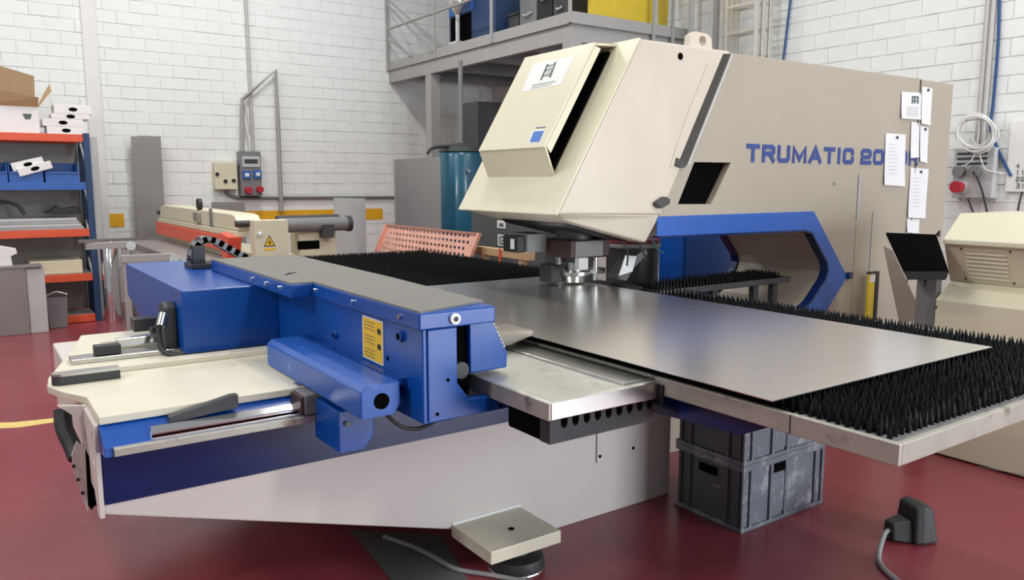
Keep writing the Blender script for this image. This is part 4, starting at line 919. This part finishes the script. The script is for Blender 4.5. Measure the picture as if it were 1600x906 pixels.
flat_box(84, 143, 169, 2.364, .10, 'flat white box on the very top of the shelf stack')
# bins
def bin_(px0, px1, label, fill):
    p, q_ = PY(px0, 265, 10.21), PY(px1, 265, 10.21); z = 1.601
    t = thing('storage_bin', ((p.x + q_.x) / 2, 10.4, z), label, 'storage bin', 'blue bins on the rack')
    for x in (p.x, q_.x - .008): obj('bin_side', MB().prism([V(x, 10.21, z), V(x, 10.21, z + .12), V(x, 10.32, z + .22), V(x, 10.62, z + .22), V(x, 10.62, z)], (.008, 0, 0)), 'bin_blue', t)
    obj('bin_front', B(p.x + .009, q_.x - .009, 10.21, 10.218, z, z + .115), 'bin_blue', t); obj('bin_back', B(p.x + .009, q_.x - .009, 10.612, 10.62, z, z + .22), 'bin_blue', t)
    obj('bin_floor', B(p.x + .009, q_.x - .009, 10.219, 10.611, z, z + .008), 'bin_blue', t); obj('bin_lip', B(p.x + .009, q_.x - .009, 10.198, 10.2095, z + .10, z + .118), 'bin_blue', t)
    for k in range(fill):
        x = p.x + .07 + (q_.x - p.x - .14) * k / max(fill - 1, 1); r = random.uniform(.03, .036)
        o = obj('white_part', MB().lathe((x, 10.34 + random.uniform(0, .08), z + .06), [(r * .5, 0), (r, r * .5), (r * .9, r), (r * .4, r * 1.5)], n=8), 'white')
        tag(o, 'small white plastic part heaped in a blue bin on the rack', 'plastic part', 'white parts in the blue bins')
bin_(-42, 11, 'blue storage bin cut off by the left photo edge', 2)
bin_(13, 67, 'blue storage bin holding two tilted white boxes', 0)
bin_(70, 123, 'blue storage bin nearest the rack post, full of white parts', 5)
flat_box(18, 70, 240, 1.75, .10, 'greyish flat box lying tilted in the middle bin, the rear one', tilt=-.26, grp='tilted boxes in a bin')
t_ = flat_box(27, 82, 250, 1.72, .085, 'cream flat box lying tilted in the middle bin, the front one', tilt=-.30, grp='tilted boxes in a bin'); t_.location.y -= .10; t_.location.z -= .01
# sheet stack and black things on the middle shelf
for k in range(4):
    o = obj('steel_plate', B(-.6, 1.11 - .02 * k, RY0 + .01 + .01 * k, RY1 - .06, 1.076 + .032 * k, 1.105 + .032 * k), ('panel_shiny', 'lightgrey', 'panel_shiny', 'lightgrey')[k], bevel=.002)
    tag(o, 'grey steel plate on the middle shelf, %s of the flat stack' % ('lowest', 'second from bottom', 'second from top', 'topmost')[k], 'steel plate', 'steel plates on the middle shelf')
o = obj('black_hose', MB().tube([PY(-20, 312, 10.4), PY(10, 316, 10.38), PY(28, 322, 10.36), PY(38, 335, 10.34)], .02), 'rubber', None, smooth=True); o.location.z += .0; tag(o, 'curved black hose on the middle shelf of the rack', 'hose')
g = MB(); pts_ = [PY(68, 333, 10.35), PY(80, 328, 10.35), PY(90, 320, 10.35), PY(98, 326, 10.35), PY(124, 322, 10.35), PY(128, 334, 10.35)]
g.prism(pts_, (0, .2, 0)); o = obj('black_bag', g, 'rubber', None, bevel=.01); tag(o, 'crumpled black bag on the plates of the middle shelf', 'bag')
p, q_ = PY(46, 410, 10.3), PY(128, 410, 10.3)
o = obj('beige_panel', B(p.x, q_.x, 10.26, 10.7, .566, .72), 'shear_cream', bevel=.006); tag(o, 'beige box on the lower orange shelf of the rack', 'box')
p, q_ = PY(76, 480, 10.0), PY(102, 480, 10.0)
wbk = thing('waste_bin', ((p.x + q_.x) / 2, 10.09, 0), 'grey plastic bin on floor under the lower shelf', 'bin')
m_ = ((p.x + q_.x) / 2, 10.04)
g = MB(); g.loft([[V(m_[0] + sx * .085, m_[1] + sy * .08, .0) for sx, sy in ((-1, -1), (1, -1), (1, 1), (-1, 1))], [V(m_[0] + sx * .105, m_[1] + sy * .10, .36) for sx, sy in ((-1, -1), (1, -1), (1, 1), (-1, 1))]])
obj('bin_body', g, 'midgrey', wbk, bevel=.006); obj('bin_rim', B(m_[0] - .115, m_[0] + .115, m_[1] - .112, m_[1] + .112, .355, .38), 'darkgrey', wbk, bevel=.004); obj('bin_handle', MB().tube([V(m_[0] - .1, m_[1] - .115, .37), V(m_[0], m_[1] - .12, .41), V(m_[0] + .1, m_[1] - .115, .37)], .008), 'steel', wbk, smooth=True)
# grey cabinets in front of the rack
zc = PY(50, 418, 9.7).z
gc = thing('grey_cabinet', (0.1, 9.8, 0), 'low grey metal cabinet at the left photo edge before the rack', 'cabinet')
p = PZ(48, 521, 0); q_ = PZ(76, 517, 0)
obj('cabinet_body', B(-.5, p.x, 9.72, 9.95, 0, zc), 'panel_grey', gc, bevel=.006); obj('cabinet_end', B(p.x + .002, q_.x, 9.74, 9.95, 0, zc - .01), 'lightgrey', gc, bevel=.006)
obj('cabinet_top', B(-.5, q_.x - .02, 9.71, 9.96, zc, zc + .02), 'panel_grey', gc)
p = PY(8, 400, 9.8)
o = obj('white_bracket', MB().prism([V(p.x - .15, 9.78, zc + .021), V(p.x + .06, 9.78, zc + .021), V(p.x + .05, 9.78, zc + .12), V(p.x + .11, 9.78, zc + .15), V(p.x + .10, 9.78, zc + .20), V(p.x - .15, 9.78, zc + .26)], (0, .12, 0)), 'white', bevel=.006); tag(o, 'white metal bracket lying on the low grey cabinet', 'bracket')
# rolls standing at the rack end
p = PZ(160, 503, 0)
o = obj('steel_roll', MB().lathe((RXR + .175, 10.13, 0), [(.090, 0), (.092, .01), (.092, .93), (.085, .94)]), 'chrome', None, smooth=True); tag(o, 'shiny rolled steel tube standing at the end of the rack', 'steel roll')
o = obj('pale_sheet_roll', MB().lathe((RXR + .135, 10.62, 0), [(.06, 0), (.06, 2.12), (.055, 2.13)]), 'lightgrey', None, smooth=True); tag(o, 'tall pale grey sheet roll standing behind the shiny roll', 'sheet roll')
# tall panels leaning on the left wall
def leaner(name, quad, Y, th, m, label, cat='panel'):
    P = [PY(x, y, Y + d) for x, y, d in quad]
    o = obj(name, MB().prism(P, (0, th, 0)), m); tag(o, label, cat); return o
zlo = 0.0
def stand(name, x0, x1, ytop, Y, th, m, label, cat='panel', top1=None):
    a, b = PY(x0, ytop, Y), PY(x1, top1 if top1 else ytop, Y)
    o = obj(name, MB().prism([V(a.x, Y, 0), V(b.x, Y, 0), V(b.x, Y, b.z), V(a.x, Y, a.z)], (0, th, 0)), m); tag(o, label, cat); return o
stand('grey_sheet', 205, 251, 213, 11.45, .03, 'panel_grey', 'tall dark grey panel standing against the white left wall')
stand('grey_sheet', 331, 382, 316, 11.40, .03, 'panel_grey', 'small grey panel behind the cream shear under the switch boxes')
stand('pale_sheet', 522, 571, 309, 9.6, .02, 'lightgrey', 'pale grey sheet standing behind the long dark roller', top1=310)
stand('grey_sheet', 617, 688, 249, 8.0, .03, 'panel_shiny', 'grey steel sheet standing upright beside the teal tank', top1=245)
# ================================================================== GUILLOTINE SHEAR
SXF = 2.0
gs = thing('guillotine_shear', (2.2, 9.0, 0), 'cream guillotine shear with red blade guard and warning sign cabinet', 'machine')
yA, yB = PX(372, 345, SXF).y, PX(250, 330, SXF).y
zt = PX(360, 334, SXF).z; zb = PX(372, 361, SXF).z
obj('upper_beam', MB().prism([V(SXF, yA, zb), V(SXF, yA, zt - .10), V(SXF, yA + .12, zt - .01), V(SXF, yA + .25, zt), V(SXF, yB - .2, zt + .01), V(SXF, yB, zt - .03), V(SXF, yB, zb)], (.22, 0, 0)), 'shear_cream', gs, bevel=.01)
obj('clamp_bar', B(SXF - .03, SXF + .1, yA, yB, zb - .055, zb - .003), 'shear_cream', gs, bevel=.005)
obj('blade_guard', B(SXF - .05, SXF + .02, yA + .35, yB + .05, zb - .20, zb - .06), 'shear_red', gs, bevel=.006)
obj('guard_end', MB().prism([V(SXF - .10, yA - .03, zb - .05), V(SXF - .10, yA + .26, zb - .02), V(SXF - .10, yA + .22, zb - .24), V(SXF - .10, yA + .05, zb - .26)], (.12, 0, 0)), 'shear_red', gs, bevel=.006)
obj('shear_body', B(SXF + .03, SXF + .5, yA, yB, 0, zb - .23), 'shear_cream', gs)
obj('shear_table', B(SXF - .40, SXF + .02, yA + .3, yB, zb - .33, zb - .27), 'panel_grey', gs, bevel=.004)
obj('table_front', B(SXF - .38, SXF - .36, yA + .32, yB, 0.0, zb - .335), 'lightgrey', gs)
p = PX(310, 322, SXF)
obj('gauge_wheel', MB().cyl((SXF - .01, p.y, zt + .06), (SXF + .03, p.y, zt + .06), .06), 'black', gs, smooth=True); obj('gauge_block', B(SXF - .04, SXF, p.y - .09, p.y + .09, zt - .12, zt - .02), 'steel', gs, bevel=.005)
obj('scale_post', B(SXF - .02, SXF, p.y - .55, p.y - .50, zt - .25, zt + .03), 'midgrey', gs)
for yy in (yA - .02, yB + .03): obj('beam_bolt', MB().cyl((SXF - .03, yy, zt - .08), (SXF + .1, yy, zt - .08), .03), 'darkgrey', gs, smooth=True)
YC = yA - .05
a, b = PY(397, 346, YC - .25), PY(450, 343, YC - .25)
ec = obj('electric_cabinet', B(a.x, b.x, YC - .25, YC - .12, .3, b.z), 'shear_cream', gs, bevel=.006)
obj('cabinet_stand', B(a.x + .05, b.x - .05, YC - .2, YC - .06, 0, .3), 'midgrey', gs)
c = PY(421.5, 384, YC - .252)
tri = [c + V(-.052, 0, -.005), c + V(.052, 0, -.005), c + V(0, 0, .095)]
wt = obj('warning_triangle', MB().prism(tri, (0, .0015, 0)), 'black', ec)
cc = sum(tri, V(0, 0, 0)) / 3; obj('triangle_face', MB().prism([cc + (p - cc) * .78 - YA * .001 for p in tri], (0, .0009, 0)), 'sign_yellow', wt)
obj('lightning_mark', MB().prism([cc + V(.008, -.002, .035), cc + V(-.014, -.002, -.005), cc + V(0, -.002, -.003), cc + V(-.004, -.002, -.028), cc + V(.015, -.002, .006), cc + V(.002, -.002, .006)], (0, .0006, 0)), 'black', wt)
obj('warning_text', B(c.x - .05, c.x + .05, YC - .2515, YC - .25, c.z - .04, c.z - .022), 'sign_yellow', ec)
c = PY(405, 365, YC - .25); obj('cabinet_lock', MB().cyl(c, c - YA * .02, .018, n=12), 'chrome', ec)
# roller behind
a, b = PY(452, 352, 8.1), PY(541, 355, 8.1)
rl = thing('roller_bender', ((a.x + b.x) / 2, 8.1, 0), 'long dark steel roller on cream stand behind the brush table', 'machine')
obj('roller', MB().cyl(V(a.x - .1, 8.1, a.z), V(b.x, 8.1, a.z), .075), 'midgrey', rl, smooth=True); obj('roller', MB().cyl(V(a.x - .1, 8.2, a.z + .05), V(b.x - .05, 8.2, a.z + .05), .05), 'darkgrey', rl, smooth=True)
obj('roller_end', MB().cyl(V(b.x, 8.1, a.z), V(b.x + .05, 8.1, a.z), .085), 'darkgrey', rl, smooth=True)
obj('roller_bracket', B(b.x - .30, b.x - .18, 8.0, 8.25, a.z - .14, a.z - .0), 'darkgrey', rl)
a2, b2 = PY(466, 380, 8.15), PY(524, 380, 8.15); obj('stand_body', B(a2.x, b2.x, 8.12, 8.4, 0, a.z - .08), 'shear_cream', rl, bevel=.006); obj('stand_slot', B(a2.x - .02, a2.x + .22, 8.115, 8.119, a.z - .26, a.z - .17), 'void', rl)
# support arms left of the shear
for k, (x0, x1, y, Y, lb) in enumerate(((190, 274, 404, 7.6, 'grey square support arm with round end above the blue drive housing'), (134, 206, 384, 8.6, 'grey support arm in front of the shiny steel roll'))):
    a, b = PY(x0, y, Y), PY(x1, y, Y)
    t = thing('support_arm', ((a.x + b.x) / 2, Y, 0), lb, 'support arm', 'support arms by the shear')
    obj('arm', B(a.x, b.x, Y, Y + .06, a.z - .04, a.z + .025), 'mezz_grey', t, bevel=.004); obj('arm_roller', MB().cyl((b.x - .01, Y - .01, b.z), (b.x - .01, Y + .07, b.z), .045), 'steel', t, smooth=True)
    lx_ = a.x + .01 if k == 0 else b.x - .09
    obj('arm_leg', B(lx_, lx_ + .05, Y + .01, Y + .05, 0, a.z - .04), 'mezz_grey', t); obj('arm_foot', B(lx_ - .06, lx_ + .20, Y - .06, Y + .12, 0, .03), 'mezz_grey', t)
o = obj('steel_bar', MB().bar(PY(124, 377, 8.55), PY(250, 372, 9.3), .03, .03), 'midgrey'); tag(o, 'thin grey steel bar resting across the support arms', 'steel bar')
# ================================================================== BEHIND THE BRUSH TABLE
p = PY(722, 300, 8.4)
tk = thing('teal_tank', (p.x, 8.4, 0), 'tall teal cylindrical tank under the mezzanine', 'tank')
zt_ = PY(720, 236, 8.15).z
obj('tank_body', MB().lathe((p.x, 8.4, 0), [(.27, .1), (.30, .16), (.30, zt_ - .05), (.27, zt_)], n=36), 'teal', tk, smooth=True)
obj('tank_lid', MB().lathe((p.x, 8.4, 0), [(.29, zt_ + .001), (.28, zt_ + .05), (.12, zt_ + .10), (.05, zt_ + .11)], n=30), 'darkgrey', tk, smooth=True)
obj('tank_foot', MB().lathe((p.x, 8.4, 0), [(.26, 0), (.26, .1)], n=24), 'darkgrey', tk)
c = PY(731, 267, 8.09); obj('tank_valve', MB().cyl(c, c - YA * .03, .02), 'steel', tk, smooth=True)
obj('tank_hose', MB().tube([PY(668, 240, 8.3), PY(676, 231, 8.3), PY(700, 229, 8.3), PY(715, 234, 8.35)], .02), 'rubber', tk, smooth=True)
o = obj('vertical_pipe', MB().cyl(V(PY(720, 180, 8.9).x, 8.9, 0), V(PY(720, 180, 8.9).x, 8.9, 3.14), .03, n=12), 'midgrey', None, smooth=True); tag(o, 'thin grey vertical pipe rising behind the teal tank to the mezzanine', 'pipe')
# copper perforated frame
cp0, cp1 = PX(600, 350, 3.62), PX(744, 368, 3.62)
ztp = (cp0.z + cp1.z) / 2
cpn = thing('perforated_panel', (3.62, (cp0.y + cp1.y) / 2, 0.9), 'copper coloured perforated metal panel leaning behind the brush table', 'panel')
def cpt(u, v, off=0.0):   # u along, v from top down
    return V(3.66 - .13 * v + off, cp0.y * (1 - u) + cp1.y * u, ztp - .27 * v)
holes = []
NR, NC = 5, 22
for r in range(NR):
    for c_ in range(NC):
        uc = .06 + .88 * (c_ + (.5 if r % 2 else 0)) / NC; vc = .10 + .80 * r / (NR - 1)
        holes.append([cpt(uc + .0135 * math.cos(k * math.pi / 4), vc + .065 * math.sin(k * math.pi / 4)) for k in range(8)])
obj('perforated_plate', MB().prism_holes([[cpt(0, 0), cpt(1, 0), cpt(1, 1), cpt(0, 1)]] + holes, (.012, 0, .004)), 'copper', cpn)
for u in (0, 1): obj('panel_edge', MB().bar(cpt(u, -.02, -.01), cpt(u, 1.02, -.01), .03, .03, (0, 1, 0)), 'copper', cpn)
obj('panel_edge', MB().bar(cpt(-.01, 0, -.005), cpt(1.01, 0, -.005), .02, .02), 'copper', cpn)
obj('panel_prop', B(3.70, 3.74, (cp0.y + cp1.y) / 2 - .3, (cp0.y + cp1.y) / 2 + .3, 0, ztp - .1), 'midgrey', cpn)
# grey machine with sign
a, b = PX(736, 338, 4.1), PX(850, 338, 4.1)
gm = thing('grey_machine', (4.4, (a.y + b.y) / 2, 0), 'dark grey machine cabinet with white G sign behind the punching head', 'machine')
gmz = 1.42
obj('machine_body', B(4.1, 4.7, b.y, a.y, 0, gmz), 'gm', gm, bevel=.008) if 'gm' in MATS else obj('machine_body', B(4.1, 4.7, b.y, a.y, 0, gmz), 'darkgrey', gm, bevel=.008)
for (x0, y0, x1, y1, ch) in ((777, 344, 790, 357, 'H'), (778, 366, 791, 385, 'G')):
    p, q_ = PX(x0, y0, 4.097), PX(x1, y1, 4.097)
    sg = obj('sign_plate', B(4.096, 4.099, q_.y, p.y, q_.z, p.z), 'white', gm)
    w_, h_ = (p.y - q_.y), (p.z - q_.z)
    if ch == 'H': obj('sign_mark', B(4.0945, 4.0958, p.y - w_ * .75, p.y - w_ * .25, q_.z + h_ * .2, q_.z + h_ * .65), 'ink', sg)
    else: obj('sign_letter', glyph(ch, V(4.0945, p.y - w_ * .25, q_.z + h_ * .2), -YA, ZA, w_ * .5, h_ * .6, w_ * .14, (.001, 0, 0)), 'ink', sg)
# wooden beam
a, b = PX(746, 389, 3.72), PX(830, 401, 3.72)
wz = (a.z + b.z) / 2
wb2 = thing('wooden_beam', (3.72, (a.y + b.y) / 2, 0), 'light wooden beam on a trestle behind the brush table bristles', 'wooden beam')
obj('beam', B(3.69, 3.76, b.y, a.y, wz - .035, wz + .03), 'wood', wb2, bevel=.003); obj('beam_strap', B(3.682, 3.689, (a.y + b.y) / 2 - .02, (a.y + b.y) / 2 + .01, wz - .12, wz + .035), 'orange_red', wb2)
for y in (b.y + .1, a.y - .15): obj('trestle_leg', B(3.70, 3.75, y, y + .05, 0, wz - .036), 'wood', wb2)
# drum behind the throat
p = PY(988, 400, 4.62)
dm = thing('black_drum', (p.x, p.y, 0), 'black drum with dark red lid standing behind the machine throat', 'drum')
dzt = PY(990, 383, 4.40).z
obj('drum_body', MB().lathe((p.x, p.y, 0), [(.205, 0), (.21, .02), (.205, .35), (.215, .37), (.205, .39), (.205, .72), (.215, .74), (.205, .76), (.21, dzt)], n=32), 'black', dm, smooth=True)
obj('drum_lid', MB().lathe((p.x, p.y, 0), [(.218, dzt + .001), (.218, dzt + .03), (.19, dzt + .045)], n=32), 'lid_red', dm, smooth=True)
obj('drum_ring', MB().lathe((p.x, p.y, 0), [(.2185, dzt - .035), (.222, dzt - .02), (.2185, dzt - .003)], n=32), 'midgrey', dm, smooth=True)
for k, (x0, x1, m, lb) in enumerate(((1036, 1046, 'white', 'white narrow board seen between black drum and blue panel'), (1050, 1061, 'lightgrey', 'pale grey narrow board beside the blue panel behind the throat'))):
    a, b = PY(x0, 400, 5.1), PY(x1, 400, 5.1); o = obj('narrow_board', B(a.x, b.x, 5.1, 5.13, 0, 1.9), m); tag(o, lb, 'board', 'boards behind the throat')
a, b = PY(1069, 400, 4.7), PY(1165, 400, 4.7)
bp = thing('blue_cabinet', ((a.x + b.x) / 2, 4.75, 0), 'bright blue cabinet seen through the throat of the machine', 'cabinet')
obj('panel_body', B(a.x, b.x, 4.72, 5.0, 0, 1.75), 'blue', bp, bevel=.006); obj('panel_door', B(a.x + .03, b.x - .03, 4.71, 4.7195, .1, 1.7), 'blue', bp, bevel=.003); obj('door_handle', B(b.x - .15, b.x - .12, 4.69, 4.7095, .9, 1.05), 'darkgrey', bp)
a, b = PY(748, 180, 9.3), PY(842, 180, 9.3)
dk = thing('tall_locker', ((a.x + b.x) / 2, 9.5, 0), 'tall dark locker in the shade below the mezzanine behind the teal tank', 'locker')
obj('locker_body', B(a.x, b.x, 9.32, 9.8, 0, 2.7), 'darkgrey', dk, bevel=.006)
for k in range(2): obj('locker_door', B(a.x + .02 + k * (b.x - a.x) / 2, a.x + (k + 1) * (b.x - a.x) / 2 - .02, 9.305, 9.319, .1, 2.65), 'darkgrey', dk, bevel=.004)
